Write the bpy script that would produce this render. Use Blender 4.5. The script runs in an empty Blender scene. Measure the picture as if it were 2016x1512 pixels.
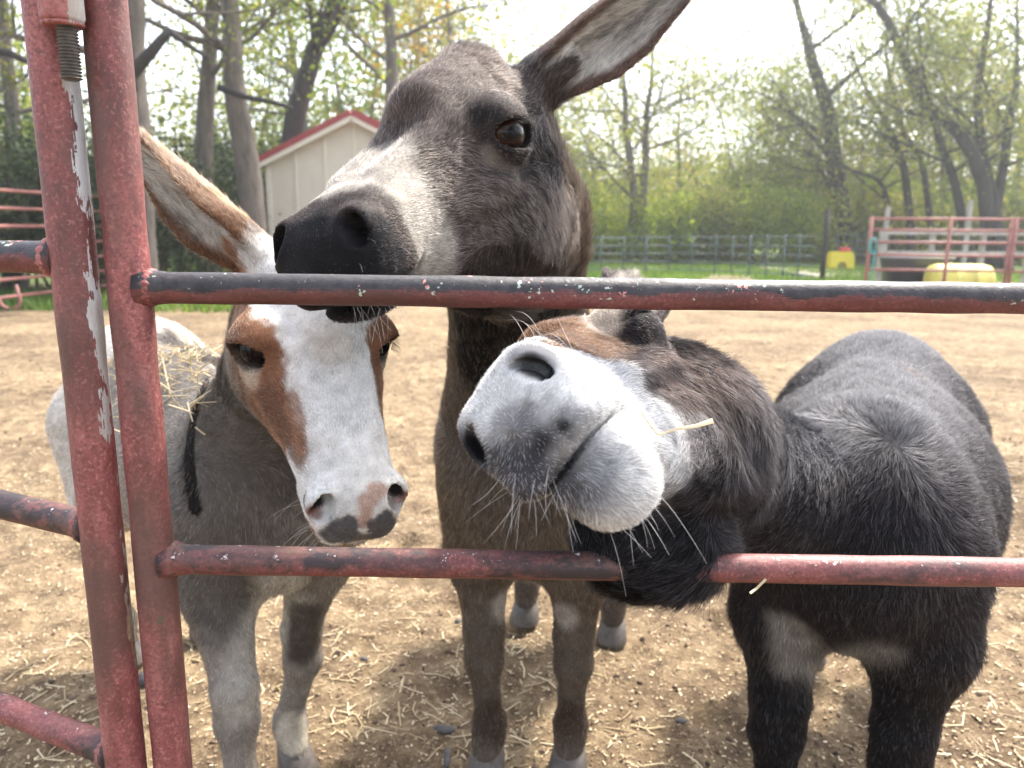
import bpy, math, random
import numpy as np
from mathutils import Vector, Matrix
from mathutils.bvhtree import BVHTree

rng = np.random.default_rng(7)
random.seed(7)
QUICK = False
sc = bpy.context.scene
COL = sc.collection

# ------------------------------------------------------------------ camera
PITCH, ROLL, CAMH, FPX = math.radians(11.5), math.radians(0.5), 1.15, 1514.0
CAM = np.array([0.0, 0.0, CAMH])
_fw = np.array([0, math.cos(PITCH), -math.sin(PITCH)])
_r0 = np.array([1.0, 0, 0]); _u0 = np.cross(_r0, _fw)
_rt = math.cos(ROLL) * _r0 + math.sin(ROLL) * _u0
_up = -math.sin(ROLL) * _r0 + math.cos(ROLL) * _u0
cam_data = bpy.data.cameras.new("camera")
cam = bpy.data.objects.new("camera", cam_data)
COL.objects.link(cam)
cam.matrix_world = Matrix(((_rt[0], _up[0], -_fw[0], 0), (_rt[1], _up[1], -_fw[1], 0), (_rt[2], _up[2], -_fw[2], CAMH), (0, 0, 0, 1)))
cam_data.sensor_width = 36.0
cam_data.lens = 36.0 * FPX / 2016.0
cam_data.clip_start = 0.02
cam_data.clip_end = 600
cam_data.dof.use_dof = True
cam_data.dof.focus_distance = 0.86
cam_data.dof.aperture_fstop = 6.3
sc.camera = cam

# ------------------------------------------------------------------ light
SUN_EL, SUN_AZ = math.radians(56), math.radians(42)      # azimuth measured from +Y towards +X
world = bpy.data.worlds.new("World"); sc.world = world; world.use_nodes = True
wn = world.node_tree.nodes; wl = world.node_tree.links
sky = wn.new("ShaderNodeTexSky"); sky.sky_type = 'NISHITA'; sky.sun_disc = False
sky.sun_elevation = SUN_EL; sky.sun_rotation = SUN_AZ
sky.air_density = 1.0; sky.dust_density = 3.0; sky.ozone_density = 1.0
wn["Background"].inputs[1].default_value = 0.15
hs = wn.new("ShaderNodeHueSaturation"); hs.inputs["Saturation"].default_value = .5   # thin white overcast over the blue
wl.new(sky.outputs[0], hs.inputs["Color"]); wl.new(hs.outputs[0], wn["Background"].inputs[0])
sun_d = bpy.data.lights.new("sun", 'SUN'); sun_d.energy = 2.3; sun_d.angle = math.radians(4); sun_d.color = (1.0, 0.94, 0.84)
sun = bpy.data.objects.new("sun", sun_d); COL.objects.link(sun)
sdir = Vector((math.sin(SUN_AZ) * math.cos(SUN_EL), math.cos(SUN_AZ) * math.cos(SUN_EL), math.sin(SUN_EL)))
sun.rotation_euler = sdir.to_track_quat('Z', 'Y').to_euler()
sc.view_settings.view_transform = 'Standard'; sc.view_settings.look = 'None'
sc.view_settings.gamma = 1.0; sc.view_settings.use_curve_mapping = False
sc.view_settings.exposure = 2.2
sc.cycles.volume_bounces = 0; sc.cycles.max_bounces = 8; sc.cycles.diffuse_bounces = 3; sc.cycles.glossy_bounces = 2
sc.cycles.transmission_bounces = 5; sc.cycles.transparent_max_bounces = 8
sc.cycles.use_denoising = True
sc.render.hair_type = 'STRAND'

# ------------------------------------------------------------------ helpers
def W(px, py, Y):
    """point of the place seen at photo pixel (px, py) on the vertical plane y = Y"""
    d = _fw + _rt * (px - 1008) / FPX - _up * (py - 756) / FPX
    return CAM + d * (Y / d[1])
def Wg(px, py, z=0.0):
    d = _fw + _rt * (px - 1008) / FPX - _up * (py - 756) / FPX
    return CAM + d * ((z - CAMH) / d[2])
def raydir(px, py):
    d = _fw + _rt * (px - 1008) / FPX - _up * (py - 756) / FPX
    return d / np.linalg.norm(d)
def nrm(v):
    v = np.asarray(v, float); return v / (np.linalg.norm(v, axis=-1, keepdims=True) + 1e-12)

def tag(o, label=None, cat=None, group=None, kind=None):
    if label: o["label"] = label
    if cat: o["category"] = cat
    if group: o["group"] = group
    if kind: o["kind"] = kind
    return o
def empty(name, loc, label=None, cat=None, group=None, rz=0.0):
    o = bpy.data.objects.new(name, None); COL.objects.link(o)
    o.location = tuple(loc); o.rotation_euler = (0, 0, rz); o.empty_display_size = .1
    return tag(o, label, cat, group)
def mesh_from(name, V, Fc, mat, smooth=True):
    """V (n,3); Fc: (m,3)/(m,4) int array or list of such"""
    me = bpy.data.meshes.new(name)
    V = np.asarray(V, np.float32)
    if not isinstance(Fc, list): Fc = [Fc]
    Fc = [np.asarray(f, np.int32) for f in Fc if len(f)]
    me.vertices.add(len(V)); me.vertices.foreach_set("co", V.ravel())
    loops = np.concatenate([f.ravel() for f in Fc]); tot = np.concatenate([np.full(len(f), f.shape[1]) for f in Fc])
    me.loops.add(len(loops)); me.loops.foreach_set("vertex_index", loops)
    me.polygons.add(len(tot)); me.polygons.foreach_set("loop_start", np.concatenate([[0], np.cumsum(tot)[:-1]]).astype(np.int32))
    me.polygons.foreach_set("loop_total", tot.astype(np.int32))
    me.polygons.foreach_set("use_smooth", np.full(len(tot), smooth))
    me.update(calc_edges=True)
    if mat is not None: me.materials.append(mat)
    return me
def obj(name, me, parent=None, loc=None):
    o = bpy.data.objects.new(name, me); COL.objects.link(o)
    if loc is not None: o.location = tuple(loc)
    if parent is not None: o.parent = parent
    return o
def wobj(name, me, parent):
    """mesh given in world coordinates put under a thing whose Empty stands (unrotated) at its base"""
    o = obj(name, me, parent)
    o.location = tuple(-np.array(parent.location))
    return o

class Geo:
    def __init__(s): s.V = []; s.Q = []; s.T = []; s.n = 0
    def add(s, V, Q=None, T=None):
        V = np.asarray(V, float)
        if Q is not None and len(Q): s.Q.append(np.asarray(Q) + s.n)
        if T is not None and len(T): s.T.append(np.asarray(T) + s.n)
        s.V.append(V); s.n += len(V); return s
    def tube(s, pts, rad, seg=10, caps=True, ell=None):
        pts = np.asarray(pts, float); n = len(pts); rad = np.broadcast_to(np.asarray(rad, float), (n,))
        t = np.gradient(pts, axis=0) if n > 2 else np.repeat((pts[1] - pts[0])[None], 2, 0)
        t = nrm(t); ref = np.array([0, 0, 1.0]) if abs(t[0][2]) < .9 else np.array([1.0, 0, 0])
        a = nrm(np.cross(t, ref)); b = np.cross(t, a)
        th = np.linspace(0, 2 * math.pi, seg, endpoint=False)
        R = pts[:, None] + rad[:, None, None] * (np.cos(th)[None, :, None] * a[:, None] + np.sin(th)[None, :, None] * b[:, None])
        i = np.arange(n - 1)[:, None] * seg; j = np.arange(seg)[None]; k = (j + 1) % seg
        Q = np.stack([i + j, i + k, i + seg + k, i + seg + j], -1).reshape(-1, 4)
        V = R.reshape(-1, 3); T = []
        if caps:
            V = np.concatenate([V, pts[:1], pts[-1:]]); c0, c1 = n * seg, n * seg + 1
            jj = np.arange(seg); kk = (jj + 1) % seg
            T = np.concatenate([np.stack([kk, jj, np.full(seg, c0)], -1), np.stack([jj + (n - 1) * seg, kk + (n - 1) * seg, np.full(seg, c1)], -1)])
        return s.add(V, Q, T)
    def box(s, c, h, R=None, bev=0):
        c = np.asarray(c, float); h = np.asarray(h, float)
        P = np.array([[x, y, z] for x in (-1, 1) for y in (-1, 1) for z in (-1, 1)], float) * h
        if R is not None: P = P @ np.asarray(R).T
        return s.add(P + c, [[0, 1, 3, 2], [4, 6, 7, 5], [0, 4, 5, 1], [2, 3, 7, 6], [0, 2, 6, 4], [1, 5, 7, 3]])
    def mesh(s, name, mat, smooth=True):
        Fc = []
        if s.Q: Fc.append(np.concatenate(s.Q))
        if s.T: Fc.append(np.concatenate(s.T))
        return mesh_from(name, np.concatenate(s.V), Fc, mat, smooth)

# value noise, vectorised
def _hash(ix, iy, iz, s):
    h = (ix * 374761393 + iy * 668265263 + iz * 2147483647 + s * 144269) & 0xffffffff
    h = ((h ^ (h >> 13)) * 1274126177) & 0xffffffff
    return ((h ^ (h >> 16)) & 0xffff) / 65535.0
def noise(P, scale, seed=0):
    P = np.asarray(P, float) / scale
    i = np.floor(P).astype(np.int64); f = P - i; f = f * f * (3 - 2 * f); r = 0
    for dx in (0, 1):
        for dy in (0, 1):
            for dz in (0, 1):
                w = (f[..., 0] if dx else 1 - f[..., 0]) * (f[..., 1] if dy else 1 - f[..., 1]) * (f[..., 2] if dz else 1 - f[..., 2])
                r = r + w * _hash(i[..., 0] + dx, i[..., 1] + dy, i[..., 2] + dz, seed)
    return r * 2 - 1
def fbm(P, scale, seed=0, o=3):
    r = 0; a = 1; t = 0
    for k in range(o): r = r + a * noise(P, scale / 2 ** k, seed + k * 17); t += a; a *= .55
    return r / t

# ------------------------------------------------------------------ materials
def new_mat(name):
    m = bpy.data.materials.new(name); m.use_nodes = True
    nt = m.node_tree; return m, nt, nt.nodes["Principled BSDF"]
def N(nt, t, **kw):
    n = nt.nodes.new(t)
    for k, v in kw.items():
        if k in ("op",): n.operation = v
        elif k.startswith("i_"): n.inputs[k[2:].replace("_", " ")].default_value = v
        else: setattr(n, k, v)
    return n
def ramp(nt, src, stops, interp='LINEAR'):
    r = nt.nodes.new("ShaderNodeValToRGB"); r.color_ramp.interpolation = interp
    e = r.color_ramp.elements
    while len(e) < len(stops): e.new(.5)
    for k, (p, c) in enumerate(stops):
        e[k].position = p
        if not hasattr(c, '__len__'): c = (c, c, c)
        e[k].color = (*c, 1)
    nt.links.new(src, r.inputs[0]); return r.outputs[0]
def mixc(nt, f, a, b, mode='MIX'):
    m = nt.nodes.new("ShaderNodeMix"); m.data_type = 'RGBA'; m.blend_type = mode
    for s, i in ((f, 0), (a, 6), (b, 7)):
        if hasattr(s, 'links') or hasattr(s, 'is_linked'): nt.links.new(s, m.inputs[i])
        elif i == 0: m.inputs[0].default_value = s
        else: m.inputs[i].default_value = (*s, 1)
    return m.outputs[2]
def mth(nt, op, a, b=0.0, c=0.0, clamp=False):
    m = nt.nodes.new("ShaderNodeMath"); m.operation = op; m.use_clamp = clamp
    for i, s in enumerate((a, b, c)):
        if hasattr(s, 'is_linked'): nt.links.new(s, m.inputs[i])
        else: m.inputs[i].default_value = s
    return m.outputs[0]
def tex(nt, kind, scale, detail=4, rough=.55, vec=None, dist=0):
    n = nt.nodes.new("ShaderNodeTexNoise" if kind == 'N' else "ShaderNodeTexVoronoi")
    n.inputs["Scale"].default_value = scale
    if kind == 'N':
        n.inputs["Detail"].default_value = detail; n.inputs["Roughness"].default_value = rough; n.inputs["Distortion"].default_value = dist
    if vec is not None: nt.links.new(vec, n.inputs["Vector"])
    return n
def geopos(nt): return nt.nodes.new("ShaderNodeNewGeometry")
def bump(nt, h, strength, dist, bsdf, normal=None):
    b = nt.nodes.new("ShaderNodeBump"); b.inputs["Strength"].default_value = strength; b.inputs["Distance"].default_value = dist
    nt.links.new(h, b.inputs["Height"])
    if normal is not None: nt.links.new(normal, b.inputs["Normal"])
    nt.links.new(b.outputs[0], bsdf.inputs["Normal"]); return b.outputs[0]
def simple(name, c, rough=.7, var=.25, scale=8, metal=0, bmp=.2, bdist=.01, spec=.5):
    m, nt, b = new_mat(name); tc = N(nt, "ShaderNodeTexCoord").outputs["Object"]
    n = tex(nt, 'N', scale, 5, .6, tc)
    c = np.array(c)
    col = ramp(nt, n.outputs["Fac"], [(.3, tuple(c * (1 - var))), (.7, tuple(np.minimum(c * (1 + var), 1)))])
    nt.links.new(col, b.inputs["Base Color"]); b.inputs["Roughness"].default_value = rough; b.inputs["Metallic"].default_value = metal
    b.inputs["Specular IOR Level"].default_value = spec
    if bmp: bump(nt, n.outputs["Fac"], bmp, bdist, b)
    return m
# ------------------------------------------------------------------ donkeys: implicit body -> one continuous mesh
def smin(a, b, k):
    h = np.clip(.5 + .5 * (b - a) / k, 0, 1); return b + (a - b) * h - k * h * (1 - h)
class Field:
    def __init__(s, ax):
        s.ax = [np.asarray(a, np.float32) for a in ax]
        s.D = np.full([len(a) for a in s.ax], .2, np.float32)
    def _sl(s, lo, hi):
        out = []
        for a, l, h in zip(s.ax, lo, hi):
            i0 = max(int(np.searchsorted(a, l)) - 1, 0); i1 = min(int(np.searchsorted(a, h)) + 1, len(a))
            if i1 - i0 < 1: return None
            out.append(slice(i0, i1))
        return tuple(out)
    def op(s, fn, lo, hi, k=.02, sub=False):
        m = k + .015; sl = s._sl(np.asarray(lo) - m, np.asarray(hi) + m)
        if sl is None: return
        X = s.ax[0][sl[0]][:, None, None]; Y = s.ax[1][sl[1]][None, :, None]; Z = s.ax[2][sl[2]][None, None, :]
        d = fn(X, Y, Z); A = s.D[sl]
        s.D[sl] = -smin(-A, d, k) if sub else smin(A, d, k)
    def cone(s, a, b, ra, rb, k=.03, sub=False):
        a = np.asarray(a, float); b = np.asarray(b, float); ba = b - a; L2 = float(ba @ ba) + 1e-12
        def fn(X, Y, Z):
            px, py, pz = X - a[0], Y - a[1], Z - a[2]
            h = np.clip((px * ba[0] + py * ba[1] + pz * ba[2]) / L2, 0, 1)
            return np.sqrt((px - h * ba[0]) ** 2 + (py - h * ba[1]) ** 2 + (pz - h * ba[2]) ** 2) - (ra + (rb - ra) * h)
        r = max(ra, rb); s.op(fn, np.minimum(a, b) - r, np.maximum(a, b) + r, k, sub)
    def ell(s, c, r, R=None, k=.02, sub=False):
        c = np.asarray(c, float); r = np.asarray(r, float); R = np.eye(3) if R is None else np.asarray(R)
        def fn(X, Y, Z):
            x, y, z = X - c[0], Y - c[1], Z - c[2]
            u = [(x * R[0, i] + y * R[1, i] + z * R[2, i]) for i in range(3)]
            k0 = np.sqrt(sum((u[i] / r[i]) ** 2 for i in range(3))); k1 = np.sqrt(sum((u[i] / r[i] ** 2) ** 2 for i in range(3)))
            return k0 * (k0 - 1) / (k1 + 1e-9)
        m = float(r.max()); s.op(fn, c - m, c + m, k, sub)
    def mesh(s):
        D = s.D; nx, ny, nz = D.shape; ins = D < 0
        cs = np.zeros((nx - 1, ny - 1, nz - 1), np.int8)
        for dx in (0, 1):
            for dy in (0, 1):
                for dz in (0, 1): cs += ins[dx:nx - 1 + dx, dy:ny - 1 + dy, dz:nz - 1 + dz]
        act = np.argwhere((cs > 0) & (cs < 8)); idx = np.full(cs.shape, -1, np.int32)
        idx[act[:, 0], act[:, 1], act[:, 2]] = np.arange(len(act))
        acc = np.zeros((len(act), 3)); cnt = np.zeros(len(act)); ax = s.ax
        cor = [(x, y, z) for x in (0, 1) for y in (0, 1) for z in (0, 1)]
        for a in cor:
            for d in range(3):
                if a[d]: continue
                b = list(a); b[d] = 1
                ia = act + a; ib = act + b
                va = D[ia[:, 0], ia[:, 1], ia[:, 2]]; vb = D[ib[:, 0], ib[:, 1], ib[:, 2]]
                m = (va < 0) != (vb < 0); t = np.where(m, va / np.where(m, va - vb, 1), 0)
                pa = np.stack([ax[q][ia[:, q]] for q in range(3)], 1); pb = np.stack([ax[q][ib[:, q]] for q in range(3)], 1)
                acc += np.where(m[:, None], pa + (pb - pa) * t[:, None], 0); cnt += m
        V = acc / cnt[:, None]; Q = []
        for d in range(3):
            sl0 = [slice(None)] * 3; sl1 = [slice(None)] * 3; sl0[d] = slice(0, -1); sl1[d] = slice(1, None)
            e = ins[tuple(sl0)] != ins[tuple(sl1)]; E = np.argwhere(e)
            o1, o2 = [(1, 2), (2, 0), (0, 1)][d]
            ok = (E[:, o1] > 0) & (E[:, o2] > 0) & (E[:, o1] < D.shape[o1] - 1) & (E[:, o2] < D.shape[o2] - 1); E = E[ok]
            def g(u, v):
                e2 = E.copy(); e2[:, o1] -= u; e2[:, o2] -= v; return idx[e2[:, 0], e2[:, 1], e2[:, 2]]
            q = np.stack([g(1, 1), g(0, 1), g(0, 0), g(1, 0)], 1)
            flip = ~ins[E[:, 0], E[:, 1], E[:, 2]]
            q[flip] = q[flip][:, ::-1]; Q.append(q)
        Q = np.concatenate(Q); Q = Q[(Q >= 0).all(1)]
        return V, Q
def axis(lo, hi, flo, fhi, c, f):
    return np.unique(np.concatenate([np.arange(lo, flo, c), np.arange(flo, fhi, f), np.arange(fhi, hi + c, c)]).round(5))

HEAD_SEC = np.array([  # y, half width, top, bottom
    (-.245, .012, .040, .000), (-.235, .040, .066, -.040), (-.205, .062, .090, -.090), (-.15, .071, .101, -.118), (-.10, .073, .101, -.122),
    (-.05, .067, .094, -.110), (0, .055, .080, -.092), (.05, .046, .064, -.076), (.10, .043, .054, -.068), (.15, .046, .047, -.067),
    (.18, .048, .040, -.066), (.20, .045, .030, -.060), (.215, .037, .016, -.050), (.224, .022, .000, -.038), (.229, .004, -.012, -.022)])

class Head:
    """head frame: x to the animal's right, y to the nose, z to the forehead"""
    def __init__(s, R, t, sc_, sx=1.0, sz=1.0, mz=1.0):
        s.R = nrm(np.asarray(R, float).T).T; s.t = np.asarray(t, float); s.s = sc_; s.sx = sx; s.sz = sz; s.mz = mz
    def zf(s, y): return s.sz * np.interp(y, [-.02, .09], [1, s.mz])
    def w(s, p): return s.t + s.s * (s.R @ (np.asarray(p, float) * np.array([s.sx, 1, s.zf(p[1])])))
    def v(s, d): return nrm(s.R @ np.asarray(d, float))
    def loc(s, P):
        q = ((np.asarray(P) - s.t) @ s.R) / s.s; q[..., 0] /= s.sx; q[..., 2] /= s.zf(q[..., 1]); return q
    def build(s, F, prm):
        S = s.s; R = s.R; t = s.t; T = HEAD_SEC.copy()
        mw = prm.get('muzzle_w', 1.0)
        T[:, 1] *= 1 + (mw - 1) * np.clip((T[:, 0] - .02) / .12, 0, 1)
        T[:, 1] *= 1 + (prm.get('midw', 1) - 1) * np.interp(T[:, 0], [-.14, -.04, .09, .16], [0, 1, 1, 0])
        T[:, 3] *= np.interp(T[:, 0], [.0, .08, .12], [prm.get('jawz', 1), 1, prm.get('lipz', 1)])
        def base(X, Y, Z):
            x, y, z = X - t[0], Y - t[1], Z - t[2]
            u = (x * R[0, 0] + y * R[1, 0] + z * R[2, 0]) / S / s.sx; v = (x * R[0, 1] + y * R[1, 1] + z * R[2, 1]) / S; w = (x * R[0, 2] + y * R[1, 2] + z * R[2, 2]) / S / s.zf(v)
            hw = np.interp(v, T[:, 0], T[:, 1]); tp = np.interp(v, T[:, 0], T[:, 2]); bt = np.interp(v, T[:, 0], T[:, 3])
            c = (tp + bt) * .5; h = (tp - bt) * .5; q = (w - c) / h
            hw = hw * (1 - prm.get('taper', .16) * np.clip(-q, -1, 1))
            r = ((np.abs(u) / hw) ** 2.35 + np.abs(q) ** 2.35) ** (1 / 2.35)
            ln = np.sqrt(u * u + (w - c) ** 2) + 1e-6
            out = np.maximum(v - .229, 0) + np.maximum(-.245 - v, 0)
            return ((r - 1) * np.minimum(ln / (r + 1e-6), .12) * .9 + out).astype(np.float32) * S
        rr = .30 * S * max(1, s.sz); F.op(base, t - rr, t + rr, .02 * S)
        C = lambda a, b, ra, rb, k=.02, sub=False: F.cone(s.w(a), s.w(b), ra * S, rb * S, k * S, sub)
        def E(c, r, k=.02, sub=False, rot=None):
            F.ell(s.w(c), np.array(r) * S * (1 if rot is not None else np.array([s.sx, 1, s.sz])), R if rot is None else R @ rot, k * S, sub)
        def rotm(ax, a):
            return np.array(Matrix.Rotation(a, 3, ax))
        nx = prm.get('nx', .036)
        for g in (-1, 1):
            E((g * .052, -.120, -.035), (.026 * prm.get('cheek', 1), .062, .062), .03)                 # cheek disc
            C((g * .060, -.035, .002), (g * .044, .05, -.004), .013, .008, .02)  # facial crest
            E((g * .060, -.062, .063), (.022, .034, .015), .025)                  # brow
            C((g * .030, .00, .066), (g * .022, .12, .042), .012, .010, .02)     # nasal bone edge
            E((g * nx, .192, .004), (.019, .025, .026), .012)             # nostril wing
            lz = prm.get('lipz', 1); C((g * .030 * mw, .15, -.030 * lz), (g * .024 * mw, .205, -.036 * lz), .018, .017, .02)   # lip pad
        E((0, .170, -.068 * prm.get('lipz', 1)), (.034 * mw, .038, .024 * prm.get('chin', 1)), .014)  # chin
        C((0, -.02, .082), (0, -.14, .096), .034, .042, .03)                      # forehead
        # mouth
        def mouth(X, Y, Z):
            x, y, z = X - t[0], Y - t[1], Z - t[2]
            u = (x * R[0, 0] + y * R[1, 0] + z * R[2, 0]) / S; v = (x * R[0, 1] + y * R[1, 1] + z * R[2, 1]) / S; w = (x * R[0, 2] + y * R[1, 2] + z * R[2, 2]) / S / s.zf(v)
            zm = -.041 - .010 * np.clip((v - .16) / .06, -1, 1)
            return (np.maximum(np.abs(w - zm) - .0021, .118 - v) * S).astype(np.float32)
        def mouth_op():
            sl = F._sl(s.w((0, .17, -.045)) - .1 * S, s.w((0, .17, -.045)) + .1 * S)
            X = F.ax[0][sl[0]][:, None, None]; Y = F.ax[1][sl[1]][None, :, None]; Z = F.ax[2][sl[2]][None, None, :]
            A = F.D[sl]; m = np.maximum(mouth(X, Y, Z), -(A + .016 * S))
            F.D[sl] = -smin(-A, m, .008 * S)
        mouth_op()
        nx = prm.get('nx', .036)
        for g in (-1, 1):                                                        # nostrils
            rot = rotm('Y', g * -.45) @ rotm('X', -.35); ns = prm.get('ns', 1.0)
            E((g * (nx + .004), .207, .004 + prm.get('nz', 0)), (.0095 * ns, .017, .0175 * ns), .005, True, rot)
            E((g * (nx + .003), .190, .006 + prm.get('nz', 0)), (.0080 * ns, .019, .012 * ns), .004, True, rot)
            if prm.get('alar', 1): E((g * (nx - .003), .203, .004), (.0075 * prm.get('alar', 1), .014, .0145), .004, False, rot)
        # eyes
        s.eyes = []
        for g in (-1, 1):
            c = np.array((g * prm.get('ex', .064), -.056 + prm.get('ey', 0), .043)); fwd = prm.get('fwd', .35); er = prm.get('er', .0262); eb = er / .0262
            rot = rotm('X', .25)
            E(c + (g * .002, 0, 0), (.0310 * eb, .035 * eb, .031 * eb), .014)
            op = prm.get('lid', 1.0)
            ea = math.atan(fwd); E(c + (g * .020 * eb * math.cos(ea), .020 * eb * math.sin(ea), -.002), (.019 * eb, .0280 * eb, .0165 * op * eb), .004, True, rotm('Z', -g * -ea) @ rot)
            F.ell(s.w(c), np.full(3, (er + .0004) * S), R, .002 * S, True)
            s.eyes.append((s.w(c), er * S, s.v((g, fwd + .1, -.05)), g))
        # ears
        s.ears = []
        for g, ax, nn in ((-1, prm['earL'][0], prm['earL'][1]), (1, prm['earR'][0], prm['earR'][1])):
            eb_ = prm.get('earb', (.046, -.185, .088)); b0 = s.w((g * eb_[0], eb_[1], eb_[2])); A = s.v(ax); O = np.asarray(s.v(nn)); O = nrm(O - A * (O @ A)); Lt = np.cross(A, O)
            L = prm.get('earlen', .235) * S; wd = .042 * S * prm.get('earw', 1.0); th = .0055 * S
            s.ears.append((b0, A, O, Lt, L, wd))
            F.cone(b0 - A * .02 * S, b0 + A * .03 * S, .03 * S, .024 * S, .02 * S)
            def ear(X, Y, Z, b0=b0, A=A, O=O, Lt=Lt, L=L, wd=wd, th=th):
                x, y, z = X - b0[0], Y - b0[1], Z - b0[2]
                a = x * A[0] + y * A[1] + z * A[2]; o = x * O[0] + y * O[1] + z * O[2]; l = x * Lt[0] + y * Lt[1] + z * Lt[2]
                tt = np.clip(a / L, 0, 1)
                w = wd * np.interp(tt, [0, .12, .3, .5, .75, .92, 1], [.55, .75, .98, 1.0, .72, .36, .05])
                cv = np.interp(tt, [0, .2, .6, 1], [1.35, 1.0, .65, .3])
                c = cv * l * l / wd - wd * .55 * (1 - tt) + .02 * S * tt * tt
                e = np.maximum(np.abs(l) - w, 0); oo = np.abs(o - c) / np.sqrt(1 + (2 * cv * l / wd) ** 2)
                f = np.maximum(a - L, 0) + np.maximum(-a, 0)
                return (np.sqrt(e * e + oo * oo + f * f) - th * (1.5 - .8 * tt)).astype(np.float32)
            tip = b0 + A * L; F.op(ear, np.minimum(b0, tip) - wd * 1.3, np.maximum(b0, tip) + wd * 1.3, .014 * S)

class Body:
    """body frame: x right, y forward, z up, origin on the ground below the middle"""
    def __init__(s, cx, cy, f, sc_=1.0, wx=1.0):
        f = nrm(np.array([f[0], f[1], 0.])); s.f = f; s.r = np.array([f[1], -f[0], 0]); s.c = np.array([cx, cy, 0.]); s.s = sc_; s.wx = wx
    def w(s, p): return s.c + s.s * (s.r * p[0] * s.wx + s.f * p[1]) + np.array([0, 0, s.s * p[2]])
    def v(s, d): return nrm(s.r * d[0] + s.f * d[1] + np.array([0, 0, d[2]]))
    def build(s, F, feet, fat=1.0, leg=1.0):
        S = s.s; R = np.stack([s.r, s.f, np.array([0, 0, 1.])], 1)
        E = lambda c, r, k=.08: F.ell(s.w(c), np.array([r[0] * s.wx, r[1], r[2]]) * S, R, k)
        C = lambda a, b, ra, rb, k=.05: F.cone(s.w(a), s.w(b), ra * S, rb * S, k)
        E((0, .0, .60), (.205 * fat, .40, .200 * fat), .08)
        E((0, -.34, .66), (.180 * fat, .20, .185), .08)
        E((0, .30, .62), (.150, .17, .190), .08)
        C((0, .26, .74), (0, .02, .735), .085, .085, .08)
        C((0, -.1, .745), (0, -.38, .765), .08, .09, .08)
        C((0, -.50, .76), (0, -.57, .62), .035, .03, .03); C((0, -.57, .62), (0, -.585, .42), .03, .022, .02)
        s.feet = []
        for (x, y, key) in ((-.095, .31, 'fl'), (.095, .31, 'fr'), (-.10, -.42, 'hl'), (.10, -.42, 'hr')):
            foot = np.array(feet.get(key, s.w((x, y + .02, 0))), float)[:3]; foot[2] = 0
            g = 1 if x > 0 else -1
            fw = s.f; up = np.array([0, 0, 1.])
            if key[0] == 'f':
                sh = s.w((x * 1.0, .30, .60)); el = s.w((x * 1.05, .30, .46))
                hor = el * np.array([1, 1, 0]); ank = foot - fw * .012
                kn = hor + (ank - hor) * .62 + up * .27 * S + fw * .014; fe = ank + up * .088 * S
                F.cone(sh, el, .085 * S, .066 * S * leg, .05); F.cone(el, kn + up * .045 * S, .060 * S * leg, .036 * S * leg, .03)
                F.cone(kn + up * .03 * S, kn - up * .022 * S, .0385 * S * leg, .036 * S * leg, .022)
                F.cone(kn - up * .03 * S, fe + up * .02 * S, .029 * S * leg, .026 * S * leg, .03)
            else:
                hp = s.w((x, -.36, .62)); st = s.w((x * 1.15, -.30, .47)); hk = s.w((x * 1.05, -.50, .34))
                ank = foot - fw * .012; fe = ank + up * .088 * S
                hk = hk * .5 + (ank + np.array([0, 0, .34 * S]) - fw * .05) * .5
                F.cone(hp, st, .125 * S, .09 * S, .05); F.cone(st, hk, .075 * S, .036 * S * leg, .04)
                F.cone(hk + up * .015, hk - up * .03, .038 * S * leg, .034 * S * leg, .02)
                F.cone(hk, fe + up * .02 * S, .030 * S * leg, .026 * S * leg, .03); kn = hk
            F.cone(fe + up * .010 * S, fe - up * .008 * S, .0325 * S * leg, .031 * S * leg, .02)
            F.cone(fe, foot + up * .045 * S + fw * .008, .027 * S * leg, .028 * S * leg, .02)
            s.feet.append((foot + fw * .008, .036 * S * leg))

fur_mats = {}
def fur_material():
    if 'f' in fur_mats: return fur_mats['f']
    m = bpy.data.materials.new("fur"); m.use_nodes = True; nt = m.node_tree; nt.nodes.clear()
    o = N(nt, "ShaderNodeOutputMaterial"); a = N(nt, "ShaderNodeAttribute", attribute_name="coat")
    a.attribute_type = 'GEOMETRY'
    ci = N(nt, "ShaderNodeHairInfo"); rc = ramp(nt, ci.outputs["Intercept"], [(0, .50), (.45, .88), (1, 1.22)]); COAT = mixc(nt, 1.0, a.outputs["Color"], rc, 'MULTIPLY')  # dark roots, light tips: agouti banding plus root occlusion painted into the colour
    h = N(nt, "ShaderNodeBsdfHairPrincipled"); h.parametrization = 'COLOR'
    h.inputs["Roughness"].default_value = .45; h.inputs["Radial Roughness"].default_value = .7
    h.inputs["Random Roughness"].default_value = .2; h.inputs["IOR"].default_value = 1.38
    nt.links.new(COAT, h.inputs["Color"])
    d = N(nt, "ShaderNodeBsdfDiffuse"); nt.links.new(COAT, d.inputs["Color"])
    mx = N(nt, "ShaderNodeMixShader"); mx.inputs[0].default_value = .62
    nt.links.new(h.outputs[0], mx.inputs[1]); nt.links.new(d.outputs[0], mx.inputs[2])
    nt.links.new(mx.outputs[0], o.inputs[0]); fur_mats['f'] = m; return m
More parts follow.
